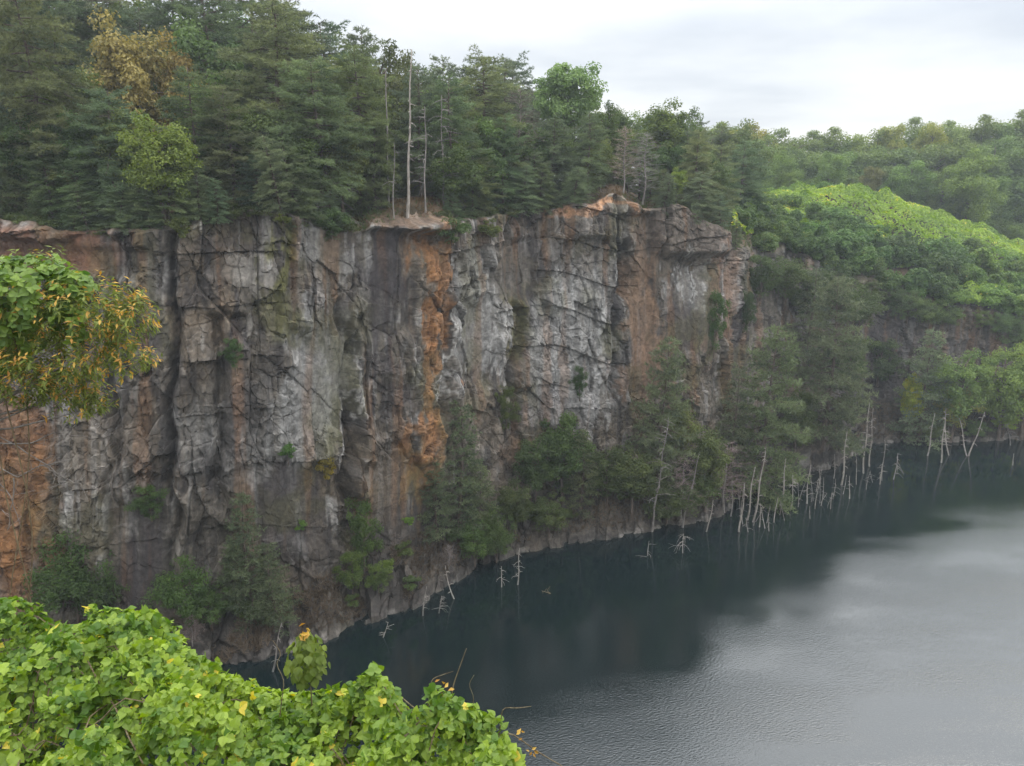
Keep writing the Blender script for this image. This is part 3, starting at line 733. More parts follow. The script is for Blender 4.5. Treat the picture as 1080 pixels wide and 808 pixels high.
for px in np.arange(-60, 790, 30):
    top_tree(BROADS[RNG.integers(0, 3)], px + RNG.uniform(-8, 8), 38 + RNG.uniform(-4, 6), np.interp(px, [0, 280, 320, 430, 540, 600, 660, 740, 790], [-40, -10, 36, 60, 72, 88, 102, 112, 122]) + RNG.uniform(-4, 10),
             'dark broadleaf tree deep inside the cliff-top wood', 'broadleaf trees deep inside the cliff-top wood', .95, jit((1.05, 1.05, 1.0)))
for px in np.arange(-70, 790, 19):
    if 400 < px < 462: continue
    py = np.interp(px, [0, 200, 300, 470, 600, 700, 780], [240, 236, 226, 228, 215, 215, 240])
    top_tree(PINES[RNG.integers(0, 3)], px + RNG.uniform(-6, 6), RNG.uniform(9, 16), py - RNG.uniform(55, 95),
             'young pine in the shade under the taller cliff-top trees', 'young pines under the cliff-top wood', 1.15, jit((1.0, 1.06, 1.02)))
for (px, dY, ty) in ((398, 15, 150), (412, 18, 140), (425, 17, 132), (440, 19, 140), (455, 16, 150), (432, 14, 172), (416, 14, 168), (448, 14, 166), (660, 14, 160), (640, 16, 160), (620, 15, 165), (680, 15, 160)):
    top_tree(PINES[(0, 2, 1)[int(px) % 3]], px, dY, ty, 'young pine in the shade under the taller cliff-top trees', 'young pines under the cliff-top wood', 1.15, jit((1.0, 1.06, 1.02)))
T = top_tree
T(PINES[2], 18, 6, -20, 'tall dark pine with broad drooping boughs at the left edge of the cliff-top wood', wf=1.15, color=(.95, 1, 1))
T(PINES[0], 44, 2.4, 148, 'small green pine on the rim just above the reddish rock at far left', wf=1.25, color=(1.05, 1.1, 1))
T(PINES[4], -30, 3, 90, 'dark pine on the rim, cut by the left frame edge', wf=1.2)
T(PINES[2], 108, 3.5, 92, 'mid-height dark pine on the rim standing behind the yellowing small tree', wf=1.2, color=(.9, .95, .95))
T(BROADS[1], 126, 15, -8, 'tall autumn tree with a rusty tan crown rising over the left pines', wf=.85, color=(2.5, 1.38, 1.6))
T(BROADS[1], 182, 18, 18, 'small rusty orange crown showing between two dark pines', wf=.5, color=(2.4, 1.3, 1.4))
T(BROADS[0], 160, 1.0, 104, 'small broadleaf tree with yellowing leaves leaning out over the left rim', wf=1.0, color=(1.7, 1.45, .95))
T(BROADS[2], 205, 20, -5, 'green broadleaf tree with sky showing through behind the orange crown', wf=.8, color=(.9, .95, .9))
T(PINES[0], 238, 4, 92, 'dark pine on the rim above the broken grey ledge', wf=1.1, color=(.92, .95, .95))
T(PINES[3], 285, 11, 0, 'tallest dark pine beside the open sky, at the peak of the skyline', wf=1.2, color=(.95, 1, 1))
T(PINES[4], 196, 5, 70, 'slim dark pine on the rim between the yellowing tree and the grey ledge', wf=1.2, color=(.9, .98, .95))
T(PINES[3], 332, 4.5, 62, 'large green pine with dead grey lower branches drooping over the rim', wf=1.15, color=(1.1, 1.15, 1.0))
T(PINES[2], 372, 9, 48, 'bushy pine left of the two tall bleached snags', wf=1.1, color=(1.05, 1.1, 1.0))
T(BROADS[0], 404, 17, 26, 'thin-crowned tree with fading leaves on the skyline behind the bleached snags', wf=.7, color=(1.0, .85, .95))
T(PINES[0], 392, 5, 120, 'low dark pine between the drooping dead branches and the bleached snags', wf=1.1, color=(.9, 1, .95))
T(PINES[1], 474, 5, 78, 'green pine directly right of the bleached snags', wf=1.15, color=(1.05, 1.1, 1))
T(PINES[2], 505, 9, 60, 'tall bushy pine on the skyline between the snags and the grey lacy tree', wf=1.15, color=(1, 1.05, 1))
T(PINES[0], 498, 2.5, 150, 'short pine on the rim right of the dirt hump', wf=1.25, color=(1, 1.05, .95))
T(PINES[4], 536, 10, 62, 'pine with a feathery pointed top left of the rounded crown', wf=1.3, color=(.9, .95, .95))
T(LACY[0], 548, 4, 92, 'brownish grey half-dead lacy tree at the middle of the cliff-top wood', wf=1.15, color=(.85, .78, .78), bark=(.9, .85, .8))
T(PINES[0], 530, 3, 120, 'dark pine leaning before the brownish grey lacy tree', wf=1.1, color=(.9, .95, .95))
T(ROUND, 600, 16, 57, 'large rounded bright green crown standing out on the skyline', wf=.85, color=(1.75, 1.75, 1.9))
T(PINES[2], 580, 5, 124, 'full green pine below the rounded bright crown', wf=1.1, color=(1, 1.05, 1))
T(PINES[1], 622, 4, 118, 'bare-stemmed pine standing on the worn orange rim', wf=1.1, color=(1, 1.05, .95))
T(PINES[0], 562, 2.6, 160, 'small pine on the rim below the full green pine', wf=1.3, color=(.95, 1, .95))
T(BROADS[2], 350, 14, 40, 'rounded olive broadleaf crown among the pines near the tip of the skyline', wf=.8, color=(1.15, 1.05, .95))
T(BROADS[0], 60, 12, 40, 'dull green broadleaf crown among the left pines below the rusty tan crown', wf=.8, color=(1.1, 1.05, .95))
T(BROADS[1], 215, 9, 62, 'olive broadleaf tree between the orange crown and the tallest pine', wf=.9, color=(1.2, 1.1, .95))
T(BROADS[2], 460, 15, 82, 'round green broadleaf crown behind the pine right of the snags', wf=.75, color=(1.1, 1.1, 1))
T(BROADS[0], 645, 16, 97, 'green broadleaf tree right of the rounded skyline crown', wf=.7, color=(1, 1, .95))
T(LACY[1], 660, 3.2, 132, 'grey leafless tree above the orange dirt edge', wf=1.25, color=(1, .95, .95))
T(LACY[0], 682, 3.6, 138, 'second grey leafless tree, slimmer, right of the first above the orange dirt', wf=1.1, color=(1.05, 1, 1))
T(BROADS[1], 700, 12, 94, 'light green tree with an open ragged top near the cliff corner', wf=.85, color=(1.25, 1.15, 1.0))
T(BROADS[0], 722, 14, 102, 'yellow-green tree on the skyline behind the corner pine', wf=.7, color=(1.2, 1.1, .9))
T(PINES[2], 738, 4, 136, 'broad pine on the corner of the cliff', wf=1.15, color=(1.02, 1.06, 1))
T(PINES[4], 764, 5, 152, 'pine at the very corner of the cliff beside the green mound', wf=1.25, color=(.95, 1, .98))
T(BROADS[1], 716, 2.6, 172, 'small yellow-green sapling tree on the rim near the cliff corner', wf=.8, color=(1.6, 1.5, .8))
T(PINES[0], 700, 2.5, 178, 'low pine at the right end of the orange dirt edge', wf=1.4, color=(1, 1.05, 1))
T(PINES[1], 440, 9, 70, 'pine behind the tallest bleached snag', wf=1.1, color=(.9, .95, .95))
T(PINES[4], 300, 3, 130, 'narrow pine on the rim over the mossy streak', wf=1.3, color=(.9, .98, .95))
T(PINES[0], 268, 2.5, 160, 'low dark pine at the rim above the dark ledge', wf=1.35, color=(.85, .92, .92))
T(PINES[2], 75, 2.4, 172, 'spreading low pine on the rim left of the yellowing tree', wf=1.4, color=(.95, 1.02, 1))

# snags on the dirt hump
def snag(name, loc, seed, h, label, mat, group=None, rot=0, r0=None, tilt=(0, 0), cat='dead tree', **kw):
    r0 = r0 if r0 else .02 * h + .03
    b, tw = gen_snag(seed, h, r0, **kw)
    r = empty(name); r.location = loc; r.rotation_euler = (tilt[0], tilt[1], rot)
    link('trunk', b.mesh('trunk', mat, True), r)
    if seed < 500:
        for q in tw.split: link('branch', q.mesh('branch', mat), r)
    elif tw.n: link('branches', tw.mesh('branches', mat), r)
    tag(r, label, cat, group)
    return r
def rim_snag(px, dY, ty, seed, label, mat, tilt, **kw):
    k = math.atan((px - 540) / F); rd = float(np.interp(k, RIM_AZs, RIM_Ds)) * cos(k)
    x, y, g, h = height_above(px, rd + dY, ty)
    return snag('dead_tree', (x, y, g), seed, h, label, mat, tilt=tilt, **kw)
rim_snag(424, 2.6, 52, 81, 'tallest bleached bare trunk on the dirt hump at the rim', M_DEAD, (0, .055), r0=.17, nb=16, blen=.9, lean=.0, crook=.1)
rim_snag(404, 4.6, 72, 82, 'slender grey bare trunk left of the tallest bleached snag', M_GREYWOOD, (0, .01), r0=.13, nb=12, blen=.8, lean=.01, crook=.06)
rim_snag(445, 2.8, 112, 83, 'thinner grey snag with curled branches right of the tallest bleached snag', M_GREYWOOD, (0, .04), r0=.11, nb=22, blen=2.0, lean=.02)
rim_snag(412, 2.0, 150, 84, 'short dead stem at the foot of the bleached snags', M_GREYWOOD, (0, .05), r0=.08, nb=10, blen=1.2, lean=.02)
rim_snag(466, 4.5, 100, 85, 'dead tree with arching pale branches among the pines right of the snags', M_GREYWOOD, (0, -.02), r0=.10, nb=26, blen=2.4, lean=.01)

# ------------------------------------------------------------------ far wood behind the green mound
def far_tree(px, Y, ty, label, group=None, wf=1.0, color=(1, 1, 1), k=None, low=None):
    p = at_depth(px, ty, Y); g = float(ground_z(p[0], Y)); h = p[2] - g
    kk = FARS[RNG.integers(0, 4) if k is None else k]
    hh = min(h, 19)
    color = (color[0] * 1.6, color[1] * 1.45, color[2] * 1.1)
    return kk.put((p[0], Y, p[2] - hh), hh, label, group, RNG.uniform(0, PI2), wf, color)
SKY = [(760, 126), (776, 124), (815, 126), (838, 132), (858, 135), (880, 131), (902, 133), (925, 126), (966, 121), (1004, 124), (1022, 120), (1042, 118), (1062, 116), (1082, 113), (1108, 112), (1135, 112)]
for (px, ty) in SKY:
    far_tree(px, 190 + RNG.uniform(-6, 6), ty, 'rounded green tree in the skyline row of the far wood', 'skyline trees of the far wood', 1.05, jit((1, 1, 1.05)))
for (px, ty) in ((770, 148), (800, 144), (846, 146), (868, 150), (892, 147), (918, 144), (940, 140), (962, 143), (986, 138), (1014, 140), (1048, 136), (1070, 140), (1100, 138)):
    far_tree(px, 177 + RNG.uniform(-4, 4), ty, 'green tree in the middle row of the far wood', 'middle row trees of the far wood', 1.0, jit((.85, .9, 1.0)))
for (px, ty) in ((772, 172), (795, 178), (860, 180), (900, 178), (955, 176), (1000, 174), (1035, 168), (1062, 172), (1090, 176), (1015, 196), (1045, 205), (1075, 214), (1100, 220), (985, 190)):
    far_tree(px, 166 + RNG.uniform(-4, 4), ty, 'dark green tree in the front row of the far wood', 'front row trees of the far wood', .9, jit((.8, .88, .95)))
far_tree(790, 186, 121, 'yellow-brown crown on the skyline just right of the cliff wood', None, .9, (1.7, 1.15, .95), 0)
far_tree(945, 186, 118, 'pale yellowing crown on the skyline above the mound', None, .62, (1.75, 1.35, 1.3), 1)
far_tree(985, 184, 115, 'tallest yellow-topped tree on the far skyline', None, .62, (1.7, 1.3, 1.1), 3)
far_tree(826, 160, 156, 'broad rounded tree behind the left end of the mound', None, .85, (.95, 1, 1), 2)
far_tree(879, 160, 153, 'largest domed green crown behind the top of the mound', None, .85, (.95, 1.02, 1.05), 0)
far_tree(922, 160, 168, 'brownish dull tree between the domed crowns behind the mound', None, .75, (1.0, .72, .95), 1)
far_tree(968, 163, 157, 'wide domed tree right of the brownish one', None, .85, (.9, 1.02, 1.05), 3)
far_tree(1030, 158, 154, 'wide light green tree above the falling right slope of the mound', None, .9, (1.1, 1.1, 1.0), 2)
far_tree(1076, 156, 232, 'low green tree at the right frame edge below the far wood', None, .9, (.9, .95, .95), 0)
far_tree(835, 156, 176, 'small pale shrubby tree standing on the mound horizon', None, .7, (1.1, 1.1, 1.1), 1)

# ------------------------------------------------------------------ kudzu blanket on the mound
def on_slope(px, Y):
    X = (px - 540) / F * Y * (FW[1] + 0)   # close enough for scattering
    return X, Y, float(ground_z(X, Y))
kb = MB()
N = 165000
px_ = RNG.uniform(772, 1180, N); Yk = 92 + 66 * RNG.uniform(0, 1, N)
Xk = (px_ - 540) / F * Yk * .98
az = np.arctan2(Xk, Yk); rdk = np.interp(az, RIM_AZs, RIM_Ds)
keep = np.hypot(Xk, Yk) > rdk + np.where(px_ < 1020, 5, -.8)
Xk, Yk = Xk[keep], Yk[keep]
Zk = ground_z(Xk, Yk)
lump = fbm(Xk * .35, Yk * .35, seed=301, octaves=3)
lump2 = vnoise(Xk * .9, Yk * .9, seed=303)
Zk2 = Zk + 1.9 * np.clip(lump - .36, 0, 1) * 2 + .5 * lump2 + RNG.uniform(-.15, .15, len(Xk)) + .7 * (1 - sstep(1, 4, np.hypot(Xk, Yk) - rdk[keep]))
e = .3
gx = (fbm((Xk + e) * .35, Yk * .35, seed=301, octaves=3) - lump) / e * 3.8 + (vnoise((Xk + e) * .9, Yk * .9, seed=303) - lump2) / e * .5
gy = (fbm(Xk * .35, (Yk + e) * .35, seed=301, octaves=3) - lump) / e * 3.8 + (vnoise(Xk * .9, (Yk + e) * .9, seed=303) - lump2) / e * .5
nk = np.stack([-gx, -gy - .25, np.ones_like(gx)], -1) + RNG.normal(0, .35, (len(Xk), 3))
tk = np.clip(.35 + .9 * (vnoise(Xk * .22, Yk * .22, seed=305) - .35) + RNG.normal(0, .15, len(Xk)), 0, 1)
kb.leaves(np.stack([Xk, Yk, Zk2], -1), nk, .38, .85, RNG, tk)
o = link('kudzu_cover', kb.mesh('kudzu_cover', M_KUDZU)); o.color = (1.4, 1.38, 1.1, 1)
tag(o, 'bright yellow-green kudzu blanket over the mound beyond the cliff', 'kudzu', kind='stuff')

# bushes along the lower edge of the mound and down its face
def mound_bush(px, Y, h, label, group=None, color=(1, 1, 1), wf=1.0, k=None):
    X = (px - 540) / F * Y * .98
    g = float(ground_z(X, Y))
    return MOUNDS[RNG.integers(0, 3) if k is None else k].put((X, Y, g - .4), h, label, group, RNG.uniform(0, PI2), wf, color)
DK = (.55, .66, .9)
for px in np.arange(806, 1125, 11.5):
    rdl = float(np.interp(math.atan((px - 540) / F / .98), RIM_AZs, RIM_Ds)) * cos(math.atan((px - 540) / F))
    top = np.interp(px, [800, 830, 885, 935, 985, 1040, 1120], [119, 121, 126, 127, 128.5, 131, 134])
    Yq = rdl - .2
    while Yq < top:
        if RNG.uniform() < .8:
            hh = RNG.uniform(2.6, 5.2) * (1.0 if px > 850 else .8)
            if px < 1005: mound_bush(px + RNG.uniform(-6, 6), Yq, hh, 'dark green rounded bush clump below the bright mound', 'dark clumps under the mound', jit((.52, .62, .8), .3), RNG.uniform(.7, 1.0))
            else: mound_bush(px + RNG.uniform(-6, 6), Yq, hh * .85, 'light green vine-covered clump at the right below the mound', 'light clumps at the right of the mound', jit((.74, .84, .9), .25), RNG.uniform(.75, 1.05))
        Yq += 3.6
for (px, Y, h) in ((800, 116, 3.6), (815, 118, 4.2), (790, 122, 4.4), (802, 128, 4.2), (830, 130, 3.4)):
    mound_bush(px, Y, h, 'yellow-green vine-covered bush beside the cliff corner', 'bushes between the corner and the mound', jit((.78, .82, .85)), .85)
for (px, Y, h) in ((865, 147, 2.6), (878, 149, 3.2), (888, 149, 2.2), (853, 148, 2.2)):
    mound_bush(px, Y, h, 'small round bush on the very top of the mound', 'bushes on top of the mound', jit((.7, .8, 1.0)), .7)
for (px, Y, h) in ((776, 104, 3.6), (790, 108, 4.0), (784, 114, 4.6), (800, 110, 3.2), (806, 124, 4.0), (778, 118, 4.0)):
    mound_bush(px, Y, h, 'dark vine-covered bush filling the gap behind the cliff corner', 'bushes in the gap behind the cliff corner', jit((.5, .6, .75)), .85)
mound_bush(1008, 121, 4.4, 'dull brownish bush among the clumps below the mound', None, (.7, .55, .9), .7, 1)
mound_bush(1010, 116, 2.8, 'light green hanging clump just below the dull brownish bush', None, (.85, .95, .9), 1.0, 2)

# ------------------------------------------------------------------ plants on the cliff and along its foot
def foot(kind, px, py, top_y, label, group=None, wf=1.0, color=(1, 1, 1), out=0.0, lean=(0, 0), rot=None):
    p = cliff_point(px, py, out)
    q = at_depth(px, top_y, p[1])
    h = max(q[2] - p[2], .4); color = (color[0] * .9, color[1] * .78, color[2] * .85)
    color = tuple(1.15 * q_ for q_ in color) if kind in CONES else color
    if px > 940: color = tuple((1.1 if kind in CONES else 1.75) * q_ for q_ in color)
    if kind in SHRUBS and h > 2.6: kind = BUSHES[SHRUBS.index(kind)]
    return kind.put((p[0], p[1], p[2] - .12), h, label, group, RNG.uniform(0, PI2) if rot is None else rot, wf, color, lean)
A = foot
A(CONES[0], 803, 530, 345, 'big green conifer with tiered boughs at the water below the cliff corner', wf=.95, color=(.95, 1.1, .9))
A(CONES[0], 866, 470, 290, 'big dark conifer behind the drowned trunks in the cove', wf=.95, color=(.92, 1.0, .95))
A(CONES[2], 848, 400, 282, 'conifer high on the slope under the bright mound', wf=1.2, color=(.85, .92, .9))
A(CONES[0], 692, 530, 355, 'tall feathery conifer in front of the rusty fan of rock', wf=.8, color=(.95, 1.05, .95))
A(CONES[2], 770, 500, 385, 'slim conifer left of the big green conifer', wf=1.0, color=(.85, .92, .88))
A(BROADS[1], 716, 500, 412, 'pale yellow-green sapling tree beside the tall feathery conifer', wf=.8, color=(1.5, 1.35, 1.1))
A(CONES[2], 487, 560, 425, 'narrow dark conifer standing against the pale rock streaks', wf=1.15, color=(.8, .95, .85))
A(CONES[1], 462, 560, 478, 'dark bushy conifer at the foot of the rust streak', wf=1.1, color=(.8, .92, .85))
A(CONES[1], 508, 570, 490, 'bushy conifer right of the narrow dark one', wf=1.2, color=(.95, 1.05, .9))
A(BROADS[2], 592, 525, 422, 'wide leafy green tree at the foot of the pale rock', wf=.85, color=(.85, 1.0, .8))
A(BROADS[0], 565, 530, 450, 'darker leafy tree on the left of the wide one below the pale rock', wf=.8, color=(.75, .85, .8))
A(BROADS[0], 640, 535, 462, 'olive leafy tree on the right of the wide one below the pale rock', wf=.9, color=(.85, .85, .8))
A(CONES[2], 615, 535, 455, 'slim conifer between the leafy trees below the pale rock', wf=1.3, color=(.95, 1.0, .85))
A(BROADS[0], 545, 560, 500, 'low olive tree above the pair of drowned snags', wf=.9, color=(.9, .85, .8))
A(CONES[2], 270, 648, 520, 'sparse dark conifer on the ledge above the water at lower left', wf=1.15, color=(.75, .88, .8))
A(CONES[2], 292, 655, 572, 'small dark conifer right of the sparse one at lower left', wf=1.5, color=(.75, .86, .78))
A(CONES[2], 252, 640, 565, 'small dark conifer left of the sparse one at lower left', wf=1.4, color=(.75, .9, .8))
SH = SHRUBS
for (k, px, py, ty, lab, wf, col) in (
    (1, 85, 650, 560, 'leafy shrub clump in the cleft beside the orange rock', .85, (.75, .95, .7)),
    (0, 110, 655, 590, 'dark shrub on the right of the cleft by the orange rock', .9, (.7, .85, .7)),
    (1, 200, 655, 585, 'fresh green leafy shrub beside the dark smooth slab', .8, (.85, 1.1, .75)),
    (0, 225, 660, 615, 'low green shrub right of the dark smooth slab', 1.1, (.8, 1.0, .75)),
    (2, 162, 545, 505, 'small green shrub rooted in the face above the dark slab', 1.1, (.75, .95, .7)),
    (0, 148, 690, 655, 'yellow-green shrub at the foot of the dark smooth slab', .8, (1.2, 1.15, .7)),
    (2, 385, 600, 512, 'upright green shrub at the middle of the lower cliff', .55, (.8, .95, .7)),
    (2, 372, 618, 575, 'brighter leafy shrub below the upright one', .9, (1.0, 1.1, .7)),
    (2, 400, 622, 590, 'leafy shrub with pale sprigs near the shore', 1.0, (1.05, 1.15, .8)),
    (2, 345, 505, 475, 'small yellow-brown shrub on the mid face', .9, (2.2, 1.3, .6)),
    (2, 305, 485, 462, 'bright green fern-like sprig on the pale face', .9, (.9, 1.4, .8)),
    (2, 320, 560, 545, 'tiny bright green sprig on the dark lower face', .9, (1.2, 1.6, .9)),
    (2, 432, 552, 542, 'bright yellow-green sprig at the base of the rust streak', 1.5, (1.5, 1.9, .9)),
    (2, 408, 600, 585, 'small bright sprig near the shore below the rust streak', 1.0, (1.6, 1.7, .8)),
    (2, 245, 385, 350, 'small green shrub rooted high on the left face', .8, (.7, .95, .8)),
    (2, 190, 250, 222, 'thin leafy shrub on the rim above the left face', 1.0, (1.2, 1.1, .8)),
    (1, 478, 255, 225, 'green brush hanging over the rim right of the dirt hump', 1.2, (.8, .95, .8)),
    (0, 512, 252, 228, 'olive shrub with yellow leaves on the rim right of the dirt hump', 1.2, (1.2, 1.1, .7)),
    (1, 350, 245, 215, 'green brush on the rim under the drooping dead branches', 1.2, (.75, .95, .8)),
    (0, 300, 236, 222, 'pale yellow-leaved sprig on the rim over the mossy streak', 1.3, (1.7, 1.5, .8)),
    (2, 535, 455, 400, 'olive shrub clinging beside the pale rock', .6, (.95, .9, .7)),
    (2, 608, 420, 380, 'dark shrub in the crack of the pale rock', .6, (.6, .8, .8)),
    (1, 522, 592, 535, 'weeping green vine mass hanging towards the water', .7, (.85, .95, .75)),
    (0, 500, 590, 548, 'green shrub left of the weeping vine mass', 1.0, (.85, 1.05, .75)),
    (0, 575, 560, 520, 'olive shrub above the shore under the leafy trees', 1.2, (.85, .85, .7)),
    (2, 752, 372, 296, 'climbing ivy strip on the right end of the cliff', .45, (.7, .95, .7)),
    (1, 700, 545, 505, 'olive brush on the bank behind the grey dead conifer', 1.2, (.8, .78, .7)),
    (0, 730, 535, 490, 'greenish brush on the bank right of the grey dead conifer', 1.2, (.9, .95, .8)),
    (2, 788, 350, 300, 'dark vines spilling over the corner of the cliff', .5, (.6, .75, .8))):
    A(SH[k], px, py, ty, lab, None, wf, col, .25)
for (px, py, ty) in ((955, 335, 304), (885, 340, 290), (1000, 345, 318), (1030, 345, 324), (1065, 350, 328), (870, 325, 275), (915, 325, 292), (800, 310, 262), (825, 320, 265), (845, 330, 275), (905, 348, 300), (940, 332, 298), (978, 345, 312), (1052, 352, 326), (892, 405, 345), (925, 400, 352), (1075, 372, 335)):
    A(SH[RNG.integers(0, 3)], px, py, ty, 'green brush clump hanging on the slope below the mound', 'brush on the slope below the mound', 1.2, jit((.8, .88, .85)), .3)
for px in np.arange(-60, 778, 17):
    if 376 < px < 466 or 604 < px < 690: continue
    k = int(np.argmin(np.abs(U - px))); dd_ = RNG.uniform(.1, 1.0); q = R3[k, :2] + rdir[k] * dd_
    if RNG.uniform() < .62:
        PINES[RNG.integers(0, 3)].put((q[0], q[1], float(ground_z(q[0], q[1])) - .5), RNG.uniform(2.6, 6.5), 'small bushy pine growing right at the cliff rim', 'small pines along the cliff rim', RNG.uniform(0, PI2), RNG.uniform(.95, 1.45), jit((1.15, 1.2, 1.15), .25), (RNG.normal(0, .1), RNG.normal(0, .1)))
    else: SH[RNG.integers(0, 3)].put((q[0], q[1], float(ground_z(q[0], q[1])) - .5), RNG.uniform(.8, 2.0), 'low dark brush growing along the cliff rim', 'brush along the cliff rim', RNG.uniform(0, PI2), RNG.uniform(1.0, 1.6), jit((.85, .72, .7), .3))
A(BROADS[1], 742, 535, 440, 'scruffy olive sapling between the grey dead conifer and the point', wf=.8, color=(1.1, 1.05, .9))
A(BROADS[0], 668, 540, 462, 'loose olive thicket tree at the foot of the tall feathery conifer', wf=1.0, color=(1.0, .95, .85))
A(LACY[1], 720, 545, 478, 'grey twiggy dead bush beside the thin leaning stem', None, 1.5, (1.1, 1.05, 1.0))
A(BROADS[2], 838, 470, 400, 'low olive tree on the tan slope between the two big conifers', wf=.7, color=(1.0, .98, .85))
for px in (-20, 15, 70, 118, 205, 255, 312, 352, 388, 476, 515, 552, 585, 632, 668, 712, 752):
    top_tree(BROADS[int(px) % 3], px + RNG.uniform(-8, 8), RNG.uniform(3.5, 9), np.interp(px, [0, 200, 300, 470, 600, 780], [120, 120, 110, 120, 140, 165]) + RNG.uniform(-25, 25),
             'rounded soft green broadleaf tree mixed among the front cliff-top pines', 'broadleaf trees among the front cliff-top pines', .95, jit((1.0, .98, .95), .22))
# trees on the far shore
A(CONES[1], 968, 460, 348, 'blue-green conifer at the left of the far shore trees', wf=1.1, color=(1.0, 1.15, 1.1))
A(BROADS[0], 1005, 462, 358, 'leafy green tree in the middle of the far shore', wf=.85, color=(1.0, 1.1, .85))
A(BROADS[1], 1000, 462, 395, 'orange-tinged small tree in front of the leafy far shore tree', wf=1.0, color=(1.5, 1.15, .8))
A(BROADS[2], 1050, 462, 352, 'tall green tree with yellow sprays on the far shore', wf=.8, color=(1.15, 1.2, .8))
A(BROADS[1], 1080, 462, 350, 'yellow-green tree at the right edge of the far shore', wf=.9, color=(1.35, 1.3, .75))
A(BROADS[1], 1055, 458, 425, 'bright yellow-green bush low on the far shore', wf=1.3, color=(1.6, 1.6, .75))
A(BROADS[1], 957, 455, 388, 'small tree with bright yellow sprays at the left of the far shore', wf=.7, color=(1.9, 1.7, .7))
A(BROADS[0], 953, 458, 384, 'slim tree with bright yellow sprays left of the leafy far shore tree', wf=.4, color=(2.6, 1.9, .5))
A(BROADS[1], 1064, 458, 378, 'slim bright yellow tree among the far shore trees', wf=.42, color=(2.8, 2.0, .5))
A(BROADS[0], 1078, 458, 346, 'tall bright yellow-leaved tree at the right frame edge of the far shore', wf=.4, color=(2.6, 1.9, .5))
A(SH[0], 1030, 462, 440, 'dark bush under the far shore trees', None, 1.3, (.7, .8, .7))
A(SH[1], 985, 462, 442, 'dull bush at the waterline of the far shore', None, 1.3, (.8, .8, .7))
A(LACY[1], 765, 535, 465, 'pale grey leafless bush on the point by the drowned trunks', None, 1.6, (1.25, 1.2, 1.15))
A(LACY[0], 780, 528, 470, 'pale grey twiggy bush right of the leafless bush on the point', None, 1.4, (1.2, 1.15, 1.1))

for k in range(34):
    px = RNG.uniform(150, 900); i = int(np.argmin(np.abs(U - px))); f = RNG.uniform(.25, 1.0); q = Pd[NB + int(f * (NT - 1)), i]
    if RNG.uniform() < .45: LACY[k % 2].put((q[0], q[1], q[2] - .2), RNG.uniform(1.6, 3.2), 'grey-brown leafless brush on the rock slope at the foot of the cliff', 'leafless brush along the foot of the cliff', RNG.uniform(0, PI2), 1.8, jit((.9, .8, .75)))
    else: SHRUBS[k % 3].put((q[0], q[1], q[2] - .2), RNG.uniform(.8, 2.0), 'small olive shrub on the rock slope at the foot of the cliff', 'olive shrubs along the foot of the cliff', RNG.uniform(0, PI2), RNG.uniform(.9, 1.4), jit((.85, .78, .7)))
# dry brush along the talus: uncountable
db = MB(); tt = RNG.uniform(-100, 1100, 9000); fr = RNG.uniform(.12, 1.05, 9000) ** .8
cl = vnoise(tt * .03, fr * 3, seed=401); kp = cl > .42
pos = []
iu = np.clip(np.searchsorted(U, tt[kp]), 0, len(U) - 1); ir = np.clip((NB + fr[kp] * NT).astype(int), 0, len(rows) - 1)
pos = Pd[ir, iu]
db.blades(pos, np.tile([0, -.25, .9], (len(pos), 1)), .75, .05, 9, .55, RNG, np.clip(vnoise(tt[kp] * .05, fr[kp] * 4, seed=403), 0, 1))
o = link('dry_undergrowth', db.mesh('dry_undergrowth', M_DRY))
tag(o, 'dry brown brush on the rock slope at the foot of the cliff', 'brush', kind='stuff')
db = MB(); m2 = 2600; tt = RNG.uniform(-100, 790, m2); dd = RNG.uniform(.6, 6, m2)
iu = np.clip(np.searchsorted(U, tt), 0, len(U) - 1); xy = R3[iu, :2] + rdir[iu] * dd[:, None]
bare = (np.exp(-((tt - 430) / 34) ** 2) + np.exp(-((tt - 640) / 50) ** 2)) < RNG.uniform(.1, 1, m2)
xy = xy[bare]; zz = ground_z(xy[:, 0], xy[:, 1])
db.blades(np.stack([xy[:, 0], xy[:, 1], zz], -1), np.tile([0, -.2, .8], (len(xy), 1)), .55, .05, 8, .6, RNG)
o = link('rim_undergrowth', db.mesh('rim_undergrowth', M_LEAF)); o.color = (.8, .75, .7, 1)
tag(o, 'low weeds under the trees along the cliff rim', 'weeds', kind='stuff')

gb = MB(); m3 = 900; tt = np.concatenate([RNG.normal(424, 34, 520), RNG.normal(645, 38, 380)]); dd = RNG.uniform(.3, 7, m3)
iu = np.clip(np.searchsorted(U, tt), 0, len(U) - 1); xy = R3[iu, :2] + rdir[iu] * dd[:, None]
kp = vnoise(xy[:, 0] * .8, xy[:, 1] * .8, seed=441) > .4; xy = xy[kp]
gb.blades(np.stack([xy[:, 0], xy[:, 1], ground_z(xy[:, 0], xy[:, 1])], -1), np.tile([0, -.3, .7], (len(xy), 1)), .42, .035, 10, .6, RNG)
o = link('dry_grass', gb.mesh('dry_grass', M_DRY)); o.color = (1.0, .85, .6, 1)
tag(o, 'dry tan grass and needles on the bare dirt at the cliff rim', 'grass', kind='stuff')
